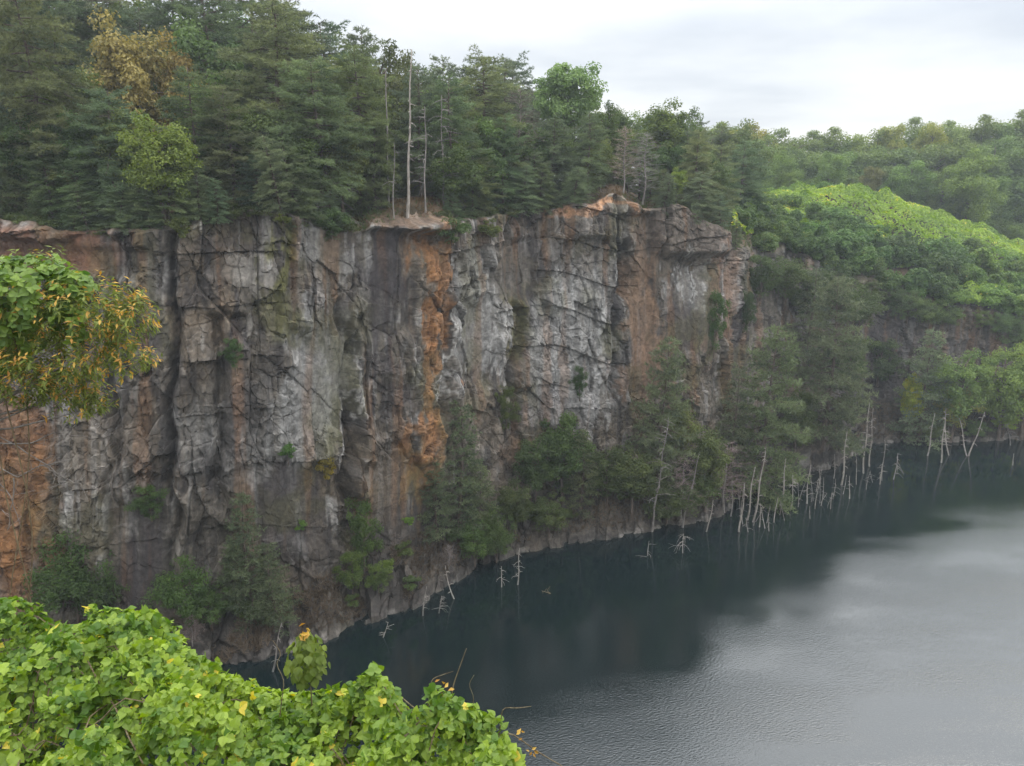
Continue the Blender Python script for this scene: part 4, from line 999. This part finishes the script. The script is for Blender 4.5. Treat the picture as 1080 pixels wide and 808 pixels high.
# ------------------------------------------------------------------ drowned trees
def drowned(px, py, tx, ty, seed, label, mat=M_DEAD, group=None, nb=6, blen=.8, r0=None, droop=.5, twig=1, **kw):
    b = on_water(px, py); q = at_depth(tx, ty, b[1])
    d = q - b; h = float(np.linalg.norm(d))
    tilt = math.atan2(d[0], d[2])
    return snag('drowned_tree', (b[0], b[1], -.1), seed, h, label, mat, group, tilt=(0, tilt), r0=r0 or min(.045 + .011 * h, .12), nb=nb, blen=blen, droop=droop, twig=twig, lean=.0, crook=kw.pop('crook', .20), cat='drowned tree', **kw)
D = drowned
D(780, 561, 786, 508, 501, 'leaning bleached trunk nearest the viewer in the cove of drowned trunks', nb=5)
D(795, 551, 808, 470, 502, 'tall pale trunk leaning right beside the point in the cove', nb=9)
D(788, 549, 796, 492, 503, 'straight pale trunk between the leaning pair by the point', nb=7)
D(800, 556, 803, 530, 504, 'short pale pole left of the forked stump', nb=1)
D(806, 557, 804, 534, 505, 'short stump tilted left beside the pole', nb=1)
D(811, 560, 812, 545, 506, 'smallest broken stump among the front poles', nb=2)
D(817, 551, 820, 523, 507, 'short bare pole right of the broken stump', nb=1)
D(824, 538, 829, 483, 508, 'upright branched trunk in the middle of the drowned trunks', nb=10)
D(834, 538, 837, 500, 509, 'bushy-topped drowned tree with arching twigs', nb=14, blen=1.4, start=.6)
D(841, 535, 842, 520, 510, 'low thin stub right of the bushy-topped drowned tree', nb=2)
D(850, 531, 855, 490, 511, 'slanted trunk with side branches before the big dark conifer', nb=9, blen=1.2)
D(854, 547, 855, 533, 512, 'single stub standing apart in open water', nb=0)
D(866, 530, 873, 520, 513, 'low curved snag just left of the umbrella-shaped one', nb=4)
D(877, 537, 877, 519, 514, 'umbrella-shaped snag with drooping branches', nb=8, blen=1.5, droop=.9, start=.4)
D(888, 512, 893, 455, 515, 'tall branched trunk below the pale rock of the cove', nb=10)
D(879, 505, 881, 478, 516, 'thin trunk against the pale rock of the cove', nb=7, mat=M_GREYWOOD)
D(895, 526, 897, 501, 517, 'short pole with twigs right of the tall branched trunk', nb=6, blen=.9)
D(910, 499, 917, 424, 518, 'tallest bare trunk in the water, before the dark cove', nb=9, blen=1.0)
D(917, 492, 921, 430, 519, 'trunk with stubby branches right beside the tallest bare trunk', nb=12, blen=1.1)
D(929, 511, 931, 487, 520, 'short snag with drooping twigs right of the tallest trunks', nb=9, blen=1.2, droop=.8)
D(943, 506, 947, 477, 521, 'curved branching snag farthest out from the cove', nb=11, blen=1.5, droop=.8)
D(978, 481, 986, 435, 522, 'pale leaning stem at the left of the far shore', nb=5)
D(992, 488, 998, 430, 523, 'densely branched pale snag below the far shore trees', nb=18, blen=1.6)
D(1000, 480, 996, 440, 524, 'thin stem behind the densely branched pale snag', nb=5)
D(1020, 481, 1012, 440, 525, 'left-leaning arm of the crossed pale stems on the far shore', nb=6, blen=1.2)
D(1022, 481, 1039, 434, 526, 'right-leaning arm of the crossed pale stems on the far shore', nb=6, blen=1.2)
D(1069, 491, 1069, 478, 527, 'lone short white post in the water at far right', nb=0, r0=.12)
D(1066, 470, 1062, 447, 528, 'twiggy grey snag at the right end of the far shore', nb=16, blen=1.8, mat=M_GREYWOOD)
D(687, 561, 705, 440, 529, 'grey dead conifer with drooping branches on the bank', nb=34, blen=2.6, mat=M_GREYWOOD, droop=.35, r0=.11)
D(719, 556, 738, 478, 530, 'thin grey leaning stem right of the grey dead conifer', nb=8, mat=M_GREYWOOD)
D(720, 583, 722, 562, 531, 'arching tangle of pale branches in the water below the bank', nb=12, blen=2.2, droop=1.0, start=.3)
D(684, 586, 685, 570, 532, 'small stub with spread twigs left of the arching tangle', nb=5, blen=1.3, droop=.2, start=.0)
D(746, 561, 752, 526, 533, 'leaning stem at the tip of the pale rock point', nb=6)
D(771, 545, 773, 505, 534, 'thin stem in front of the leafless bush on the point', nb=6, mat=M_GREYWOOD)
D(545, 617, 549, 577, 535, 'taller of the paired drowned snags near the middle shore', nb=14, blen=.9, r0=.08)
D(528, 619, 530, 596, 536, 'shorter of the paired drowned snags near the middle shore', nb=10, blen=.9)
D(479, 631, 469, 596, 537, 'pale stem leaning left out of the near shore water', nb=5)
D(447, 649, 449, 618, 538, 'thin upright snag at the near shore rock', nb=10, blen=.7, mat=M_GREYWOOD)
D(464, 647, 465, 628, 539, 'clump of pale twigs at the near shore waterline', nb=18, blen=1.0, mat=M_GREYWOOD)
D(404, 673, 408, 655, 540, 'forked twigs rising from the dark near water', nb=7, blen=1.0, start=.2, droop=.1)
D(286, 709, 298, 656, 541, 'thin bare stem leaning before the dark rock at lower left', nb=7, mat=M_GREYWOOD)
D(580, 626, 571, 622, 542, 'greenish fallen branch floating near the middle shore', nb=7, blen=.9, mat=M_VINE, droop=.2, start=0)

for k in range(24):
    px = RNG.uniform(776, 935); py = np.interp(px, [776, 830, 900, 935], [556, 538, 512, 500]) + RNG.uniform(-16, 10)
    D(px, py, px + RNG.uniform(-5, 8), py - RNG.uniform(12, 46), 600 + k, 'thin grey stem among the crowd of drowned trunks in the cove', (M_DEAD, M_GREYWOOD)[k % 2], 'thin stems among the drowned trunks in the cove', nb=int(RNG.integers(2, 9)), blen=.9, r0=.055)
# ------------------------------------------------------------------ kudzu leaves close to the viewer
def leaflet_mesh(b, pos, nrm, axis, size, tint):
    """ovate, slightly lobed leaflets, folded along the midrib"""
    m = len(pos); nrm = unit(nrm); axis = unit(axis - nrm * np.sum(axis * nrm, 1)[:, None]); side = np.cross(nrm, axis)
    ang = np.array([(-.02, .0), (.10, .30), (.30, .47), (.52, .40), (.74, .24), (1.0, 0.0), (.74, -.24), (.52, -.40), (.30, -.47), (.10, -.30)])
    lift = np.array([0, .05, .10, .07, .02, -.10, .02, .07, .10, .05])
    V = pos[:, None] + size[:, None, None] * (axis[:, None] * ang[None, :, :1] + side[:, None] * ang[None, :, 1:] + nrm[:, None] * lift[None, :, None])
    cen = pos + size[:, None] * (axis * .42 - nrm * .02)
    V = np.concatenate([V, cen[:, None]], 1)
    k = np.arange(10); tri = np.stack([k, (k + 1) % 10, np.full(10, 10)], -1)
    t = (np.arange(m)[:, None, None] * 11 + tri[None]).reshape(-1, 3)
    b.add(V.reshape(-1, 3), None, t, np.repeat(tint, 11))
def trifoliate(b, pos, nrm, size, tint, rng):
    m = len(pos); nrm = unit(nrm)
    a = rng.normal(size=(m, 3)); a = unit(a - nrm * np.sum(a * nrm, 1)[:, None]); s = np.cross(nrm, a)
    sz = size * rng.uniform(.7, 1.15, m)
    jt = lambda: rng.normal(0, .28, (m, 3))
    leaflet_mesh(b, pos + a * .12 * sz[:, None], nrm + jt() - .25 * a * 0, a + jt() * .3, sz, np.clip(tint + rng.normal(0, .06, m), 0, 1))
    leaflet_mesh(b, pos, nrm + jt() + s * .25, s + .25 * a + jt() * .3, sz * .9, np.clip(tint + rng.normal(0, .06, m), 0, 1))
    leaflet_mesh(b, pos, nrm + jt() - s * .25, -s + .25 * a + jt() * .3, sz * .9, np.clip(tint + rng.normal(0, .06, m), 0, 1))

OUT = [(-220, 620), (-120, 626), (0, 634), (30, 640), (60, 646), (100, 668), (130, 688), (170, 708), (210, 716), (300, 718), (330, 692), (350, 684), (380, 692), (410, 708), (450, 720), (500, 736), (528, 748), (545, 772), (556, 806), (566, 850), (572, 900)]
ox = np.array([a for a, _ in OUT], float); oy = np.array([b for _, b in OUT], float)
EDGE_Y = lambda px: np.interp(px, [-220, 0, 200, 350, 545, 572], [10.0, 9.4, 8.8, 8.6, 7.4, 5.6])
def kud_surface(px, s):
    """s = 0 at the far edge of the thicket, 1 under the bottom of the frame; s<0 falls away behind"""
    py0 = np.interp(px, ox, oy); Y0 = EDGE_Y(px)
    z0 = 36 + Y0 * (FW[2] + UP[2] * (404 - py0) / F) / (FW[1] + UP[1] * (404 - py0) / F)
    Y = np.where(s > 0, Y0 - s * (Y0 - 4.2), Y0 - s * 1.2)
    X = (px - 540) / F * Y * np.interp(px, [-200, 600], [.86, .86])
    z0 = z0 - np.interp(px, [0, 200, 330, 400, 560], [.12, .20, .18, .32, .16])
    lum = fbm(X * 1.1, Y * 1.1, seed=501, octaves=3) - .5
    base = z0 + .25 * np.sin(np.clip(s, 0, 1) * pi) + .45 * s * (s > 0) * 0
    z = np.where(s > 0, base + 1.5 * lum * np.minimum(1, .25 + s * 4) - .5 * sstep(0, .12, s) * 0, z0 + 2.6 * s)
    return X, Y, z
rk = np.random.default_rng(77)
# only the visible mound and its falling back side carry leaves
n = 18000
pxk = rk.uniform(-220, 572, n); sk = np.where(rk.uniform(size=n) < .8, rk.uniform(0, 1, n), -rk.uniform(0, 1, n) ** 1.5)
Xf, Yf, Zf = kud_surface(pxk, sk)
e = .06
def grad(f, X, Y):
    return f
l0 = fbm(Xf * 1.1, Yf * 1.1, seed=501, octaves=3); lx = (fbm((Xf + e) * 1.1, Yf * 1.1, seed=501, octaves=3) - l0) / e * .9; ly = (fbm(Xf * 1.1, (Yf + e) * 1.1, seed=501, octaves=3) - l0) / e * .9
nf = np.stack([-lx, -ly - .25 + .9 * (sk < .05), np.full(n, 1.0)], -1) + rk.normal(0, .5, (n, 3))
dep = rk.uniform(0, 1, n) ** 1.4 * .5
hole = vnoise(Xf * 2.6, Yf * 2.6, seed=515); dep = dep + .45 * sstep(.55, .8, hole)
tb_ = np.clip(.35 + .7 * (vnoise(Xf * 1.5, Yf * 1.5, seed=511) - .4) + rk.normal(0, .22, n), 0, .985)
tb_[rk.uniform(size=n) < .012] = 1.0
kz = MB(); trifoliate(kz, np.stack([Xf, Yf, Zf - dep + .05], -1), nf, .106 * rk.uniform(.55, 1.25, n), tb_, rk)
thick = empty('kudzu_thicket'); thick.location = (0, 0, 0)
tag(thick, 'thick mass of bright green kudzu leaves filling the near bank below the viewer', 'kudzu thicket')
o = link('foliage', kz.mesh('foliage', M_KUDZU), thick); o.color = (1.38, 1.34, 1.05, 1)
# tangled stems below the leaves
vs = MB()
for k in range(170):
    a = rk.uniform(-200, 540); s0 = rk.uniform(.0, .95); L = rk.uniform(60, 160); q = np.linspace(0, 1, 8)
    X, Y, Z = kud_surface(a + q * L * rk.choice([-1, 1]), np.clip(s0 + q * rk.normal(0, .2), .02, 1))
    vs.tube(np.stack([X, Y, Z - rk.uniform(.15, .5) - .1 * np.sin(q * 7)], -1), np.full(8, .008), 4, .5)
for (pts, r0) in ((((478, 722), (484, 706), (489, 692), (492, 684)), .007), (((455, 716), (466, 712), (478, 708)), .005), (((530, 746), (545, 747), (560, 745)), .006), (((535, 770), (556, 785), (575, 798), (600, 812)), .009), (((300, 716), (290, 700), (298, 690), (288, 676)), .005), (((500, 735), (494, 722), (500, 712)), .005)):
    pts = ((pts[0][0] - 5, pts[0][1] + 40), (pts[0][0] - 2, pts[0][1] + 16)) + tuple(pts)
    p = np.array([at_depth(x, y, 7.6) for x, y in pts]); q = np.linspace(0, len(p) - 1, 14)
    pp = np.stack([np.interp(q, np.arange(len(p)), p[:, j]) for j in range(3)], -1); pp[1:-1] = (pp[:-2] + 2 * pp[1:-1] + pp[2:]) / 4
    vs.tube(pp, np.linspace(r0 * 1.2, r0 * .7, 14), 5, .8)
link('vines', vs.mesh('vines', M_VINE), thick)
# leaves on the trailing tip at the right end, and orange young tips
yt = MB(); tips = [(548, 775), (562, 790), (470, 726)]
pp = np.concatenate([at_depth(x, y, 7.55) + rk.normal(0, .05, (5, 3)) for x, y in tips])
yt.leaves(pp, np.tile([0, -.4, .6], (len(pp), 1)) + rk.normal(0, .5, (len(pp), 3)), .075, .5, rk, rk.uniform(0, 1, len(pp)))
link('young_leaves', yt.mesh('young_leaves', M_NEWLEAF), thick)

# the sprig standing above the thicket
sp = empty('kudzu_sprig'); c0 = at_depth(324, 712, 8.2); sp.location = c0
tag(sp, 'upright leafy sprig with a reddish tip standing above the kudzu thicket', 'sprig')
H = 60 / F * 8.7
b = MB(); q = np.linspace(0, 1, 8)
b.tube(np.stack([.03 * np.sin(q * 4), .02 * q, -.9 + (H + .85) * q], -1), np.linspace(.012, .004, 8), 5); link('stem', b.mesh('stem', M_VINE, True), sp)
b = MB(); m = 240; f = rk.uniform(.0, .97, m); aa = rk.uniform(0, PI2, m); rr = (.04 + .21 * np.sin(np.clip(f * 1.02 + .06, 0, 1) * pi) ** .7) * rk.uniform(.25, 1.1, m)
pos = np.stack([np.cos(aa) * rr, np.sin(aa) * rr, f * H - .05], -1)
outw = np.stack([np.cos(aa), np.sin(aa), np.full(m, -.9)], -1)
leaflet_mesh(b, pos, np.stack([np.cos(aa), np.sin(aa) - .3, np.full(m, .7)], -1) + rk.normal(0, .25, (m, 3)), outw, rk.uniform(.07, .12, m), rk.uniform(.2, .8, m))
o = link('foliage', b.mesh('foliage', M_KUDZU), sp); o.color = (.95, .85, .9, 1)
b = MB(); m = 12; f = rk.uniform(.8, 1.05, m); aa = rk.uniform(0, PI2, m)
b.leaves(np.stack([np.cos(aa) * .06, np.sin(aa) * .06, f * H], -1), np.stack([np.cos(aa), np.sin(aa), f * 0 + .6], -1), .09, .45, rk, rk.uniform(0, 1, m))
link('young_leaves', b.mesh('young_leaves', M_NEWLEAF), sp)

# ------------------------------------------------------------------ the orange-tipped tree at the left
rt = np.random.default_rng(99)
TY = 13.0
tree = empty('orange_tipped_tree'); bx0 = at_depth(-55, 500, TY); bz = float(bank_z(np.array(bx0[0]), np.array(TY)))
tree.location = (bx0[0], TY, bz)
tag(tree, 'leafy tree with orange new growth overhanging the view at the left edge', 'tree')
def loc(p): return np.asarray(p) - np.array([bx0[0], TY, bz])
tb = MB(); cz = at_depth(-70, 455, TY)
q = np.linspace(0, 1, 12); tp = np.stack([bx0[0] + (cz[0] - bx0[0]) * q ** 2 + .1 * np.sin(q * 6), TY + .1 * np.sin(q * 5), bz - .3 + (cz[2] - bz + .3) * q], -1)
tb.tube(loc(tp), np.linspace(.13, .045, 12), 7)
LOBES = [(30, 320, 55, 44, 13.0), (-30, 340, 60, 60, 13.2), (92, 335, 42, 36, 12.8), (130, 345, 26, 32, 12.9), (60, 385, 52, 34, 12.7), (20, 410, 40, 26, 12.9), (75, 412, 34, 20, 13.1), (135, 385, 22, 16, 13.0), (-40, 420, 40, 30, 13.0), (100, 430, 16, 10, 13.0)]
tip = tp[-1]
for (x, y, rx, ry, d) in LOBES:
    e1_ = at_depth(x, y, d); mid = (tip + e1_) / 2 + [0, 0, -.15]
    tb.tube(loc(np.array([tip, mid, e1_])), [.026, .018, .008], 5)
for (pts) in (((-30, 470), (15, 505), (45, 490), (75, 485)), ((-30, 478), (10, 520), (22, 555)), ((-10, 455), (40, 485), (70, 505), (88, 512)), ((-20, 465), (30, 470), (60, 455), (95, 462)), ((15, 505), (12, 535), (8, 560)), ((45, 490), (60, 500), (64, 515))):
    p = np.array([at_depth(x, y, TY + .1) for x, y in pts]); qq = np.linspace(0, len(p) - 1, 12)
    pp = np.stack([np.interp(qq, np.arange(len(p)), p[:, j]) for j in range(3)], -1) + rt.normal(0, .012, (12, 3))
    tb.tube(loc(pp), np.linspace(.016, .005, 12), 4)
    for k in range(8):
        i = rt.integers(3, 12); dd_ = rt.normal(0, .14, 3)
        tb.tube(loc(np.array([pp[i], pp[i] + dd_ * .6, pp[i] + dd_ + [0, 0, .03]])), [.005, .004, .003], 3)
link('trunk', tb.mesh('trunk', M_GREYWOOD, True), tree)
cb, nb_ = MB(), MB()
P0, N0, A0, T0, P1, N1, A1 = [], [], [], [], [], [], []
for (x, y, rx, ry, d) in LOBES:
    c = at_depth(x, y, d); sx_, sz_ = rx / F * d, ry / F * d; ns_ = int(20 + 200 * sx_ * sz_)
    for k in range(ns_):
        dr = unit(rt.normal(size=3)); base = c + dr * np.array([sx_, sx_, sz_]) * rt.uniform(.35, 1) ** .6
        ax = unit(dr * .55 + np.array([0, 0, .75]) + rt.normal(0, .25, 3)); L = rt.uniform(.22, .42)
        for j in range(15):
            f = (j + rt.uniform()) / 15; a = j * 2.4
            o_ = unit(np.cross(ax, [cos(a), sin(a), .3])); ld = unit(o_ * .7 + ax * .35 * f + np.array([0, 0, -.55 + .3 * f]))
            p = base + ax * L * f + ld * .05
            nn = unit(np.cross(ld, np.cross([0, 0, 1], ld) + 1e-3)) + rt.normal(0, .3, 3); nn = nn if nn[2] > 0 else -nn
            if f > .68 and rt.uniform() < (.66 if x > 50 or y > 370 else .15): P1.append(p); N1.append(nn); A1.append(ld)
            else: P0.append(p); N0.append(nn); A0.append(ld); T0.append(rt.uniform(.1, .9))
cb.leaves(loc(np.array(P0)), np.array(N0), .125, .32, rt, np.array(T0), np.array(A0), .08)
o = link('crown', cb.mesh('crown', M_LANCE), tree); o.color = (1, 1, 1, 1)
nb_.leaves(loc(np.array(P1)), np.array(N1), .11, .36, rt, rt.uniform(0, 1, len(P1)), np.array(A1), .08)
o = link('new_growth', nb_.mesh('new_growth', M_NEWLEAF), tree); o['label'] = 'orange young leaves'
# kudzu draped over it
kv = MB(); ps, nn, = [], []
for (x, y, rx, ry, d, n) in ((30, 312, 58, 42, 12.9, 330), (-20, 340, 60, 60, 12.9, 240), (72, 345, 18, 22, 12.5, 28), (74, 302, 22, 16, 12.7, 60)):
    c = at_depth(x, y, d)
    dr = unit(rt.normal(size=(n, 3)) + [0, -.35, .35]); ps.append(c + dr * np.array([rx, rx, ry]) / F * d * rt.uniform(.85, 1.08, (n, 1))); nn.append(dr + [0, -.1, .6])
ps = np.concatenate(ps); nn = np.concatenate(nn); m = len(ps)
trifoliate(kv, ps - np.array([bx0[0], TY, bz]), nn + rt.normal(0, .25, (m, 3)), .145, np.clip(rt.normal(.5, .22, m), 0, 1), rt)
kv_e = empty('kudzu_vine'); kv_e.location = (bx0[0], TY, bz)
tag(kv_e, 'broad-leaved green kudzu vine draped over the orange-tipped tree', 'vine')
o = link('foliage', kv.mesh('foliage', M_KUDZU), kv_e); o.color = (.9, .95, 1, 1)
vm = MB(); qq = np.linspace(0, 1, 16); vz = loc(at_depth(10, 330, 12.9))
for s_ in (0, 1.5, 3):
    vm.tube(np.stack([vz[0] * qq + .25 * np.sin(qq * 9 + s_), vz[1] * qq + .2 * np.cos(qq * 9 + s_), vz[2] * qq], -1), np.full(16, .012), 5)
link('stem', vm.mesh('stem', M_VINE, True), kv_e)

# ------------------------------------------------------------------ haze
hz = MB(); x0, x1, y0, y1, z0, z1 = -220, 330, -60, 260, -4.2, 75
hz.add([(x0, y0, z0), (x1, y0, z0), (x1, y1, z0), (x0, y1, z0), (x0, y0, z1), (x1, y0, z1), (x1, y1, z1), (x0, y1, z1)],
       [(0, 3, 2, 1), (4, 5, 6, 7), (0, 1, 5, 4), (1, 2, 6, 5), (2, 3, 7, 6), (3, 0, 4, 7)])
hm, nt, ns, ln = mat_new('thin_air')
out = ns.new('ShaderNodeOutputMaterial'); pv = ns.new('ShaderNodeVolumePrincipled')
pv.inputs['Color'].default_value = (.86, .94, 1.0, 1); pv.inputs['Density'].default_value = .0005; pv.inputs['Anisotropy'].default_value = .2
ln.new(pv.outputs[0], out.inputs['Volume'])
tag(link('haze', hz.mesh('haze', hm)), 'thin pale haze over the quarry', 'haze', kind='stuff')

# ------------------------------------------------------------------ sky, sun, camera
SUN_EL, SUN_AZ = radians(56), radians(62)     # azimuth clockwise from +Y (towards the right, beyond the cliff)
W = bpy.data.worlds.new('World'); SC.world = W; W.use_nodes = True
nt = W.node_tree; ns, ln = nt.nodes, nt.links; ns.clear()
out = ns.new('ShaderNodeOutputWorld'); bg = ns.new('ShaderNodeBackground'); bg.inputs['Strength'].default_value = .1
sky = ns.new('ShaderNodeTexSky'); sky.sky_type = 'NISHITA'; sky.sun_disc = False
sky.sun_elevation = SUN_EL; sky.sun_rotation = SUN_AZ; sky.air_density = 1.2; sky.dust_density = 2.0
tc = ns.new('ShaderNodeTexCoord'); sp_ = ns.new('ShaderNodeSeparateXYZ'); ln.new(tc.outputs['Generated'], sp_.inputs[0])
zz = nd(ns, 'ShaderNodeMath', operation='MAXIMUM'); zz.inputs[1].default_value = 0; ln.new(sp_.outputs['Z'], zz.inputs[0])
zp = nd(ns, 'ShaderNodeMath', operation='ADD'); zp.inputs[1].default_value = .10; ln.new(zz.outputs[0], zp.inputs[0])
cmb = ns.new('ShaderNodeCombineXYZ')
for k in ('X', 'Y'):
    dv = nd(ns, 'ShaderNodeMath', operation='DIVIDE'); ln.new(sp_.outputs[k], dv.inputs[0]); ln.new(zp.outputs[0], dv.inputs[1]); ln.new(dv.outputs[0], cmb.inputs[k])
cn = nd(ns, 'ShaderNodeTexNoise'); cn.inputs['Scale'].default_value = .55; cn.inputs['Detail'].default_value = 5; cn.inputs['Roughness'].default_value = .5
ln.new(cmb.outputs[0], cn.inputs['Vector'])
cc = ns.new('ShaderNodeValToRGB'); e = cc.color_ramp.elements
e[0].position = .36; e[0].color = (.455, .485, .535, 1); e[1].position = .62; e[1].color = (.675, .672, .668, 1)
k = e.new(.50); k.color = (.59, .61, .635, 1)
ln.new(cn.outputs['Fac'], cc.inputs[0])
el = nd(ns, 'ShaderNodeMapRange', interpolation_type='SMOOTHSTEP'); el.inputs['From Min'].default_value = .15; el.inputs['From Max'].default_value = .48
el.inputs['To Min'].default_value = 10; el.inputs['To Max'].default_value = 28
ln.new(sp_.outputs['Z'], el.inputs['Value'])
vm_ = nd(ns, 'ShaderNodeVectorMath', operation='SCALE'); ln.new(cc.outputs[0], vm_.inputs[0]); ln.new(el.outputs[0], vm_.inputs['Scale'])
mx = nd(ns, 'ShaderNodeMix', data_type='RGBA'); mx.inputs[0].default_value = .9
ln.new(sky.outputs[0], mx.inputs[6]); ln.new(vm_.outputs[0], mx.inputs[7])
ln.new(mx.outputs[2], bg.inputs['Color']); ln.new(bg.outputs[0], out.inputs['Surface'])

sl = bpy.data.lights.new('sun', 'SUN'); sl.energy = .8; sl.angle = radians(35); sl.color = (1, .95, .87)
so = bpy.data.objects.new('sun', sl); COL.objects.link(so); so.location = (60, 40, 90)
from mathutils import Vector
dv = Vector((sin(SUN_AZ) * cos(SUN_EL), cos(SUN_AZ) * cos(SUN_EL), sin(SUN_EL)))
so.rotation_euler = dv.to_track_quat('Z', 'Y').to_euler()

cam = bpy.data.cameras.new('camera'); cam.sensor_fit = 'HORIZONTAL'; cam.sensor_width = 36; cam.lens = 36 * F / 1080; cam.clip_start = .1; cam.clip_end = 6000
co = bpy.data.objects.new('camera', cam); COL.objects.link(co); co.location = EYE; co.rotation_euler = (pi / 2 - PITCH, 0, 0)
SC.camera = co
vs_ = SC.view_settings; SC.display_settings.display_device = 'sRGB'
vs_.view_transform = 'Standard'; vs_.look = 'None'; vs_.exposure = .7; vs_.gamma = 1; vs_.use_curve_mapping = False
cy = SC.cycles
cy.max_bounces = 6; cy.diffuse_bounces = 3; cy.glossy_bounces = 3; cy.transmission_bounces = 4; cy.volume_bounces = 0; cy.transparent_max_bounces = 6
cy.use_denoising = True
try: cy.denoiser = 'OPENIMAGEDENOISE'
except Exception: pass
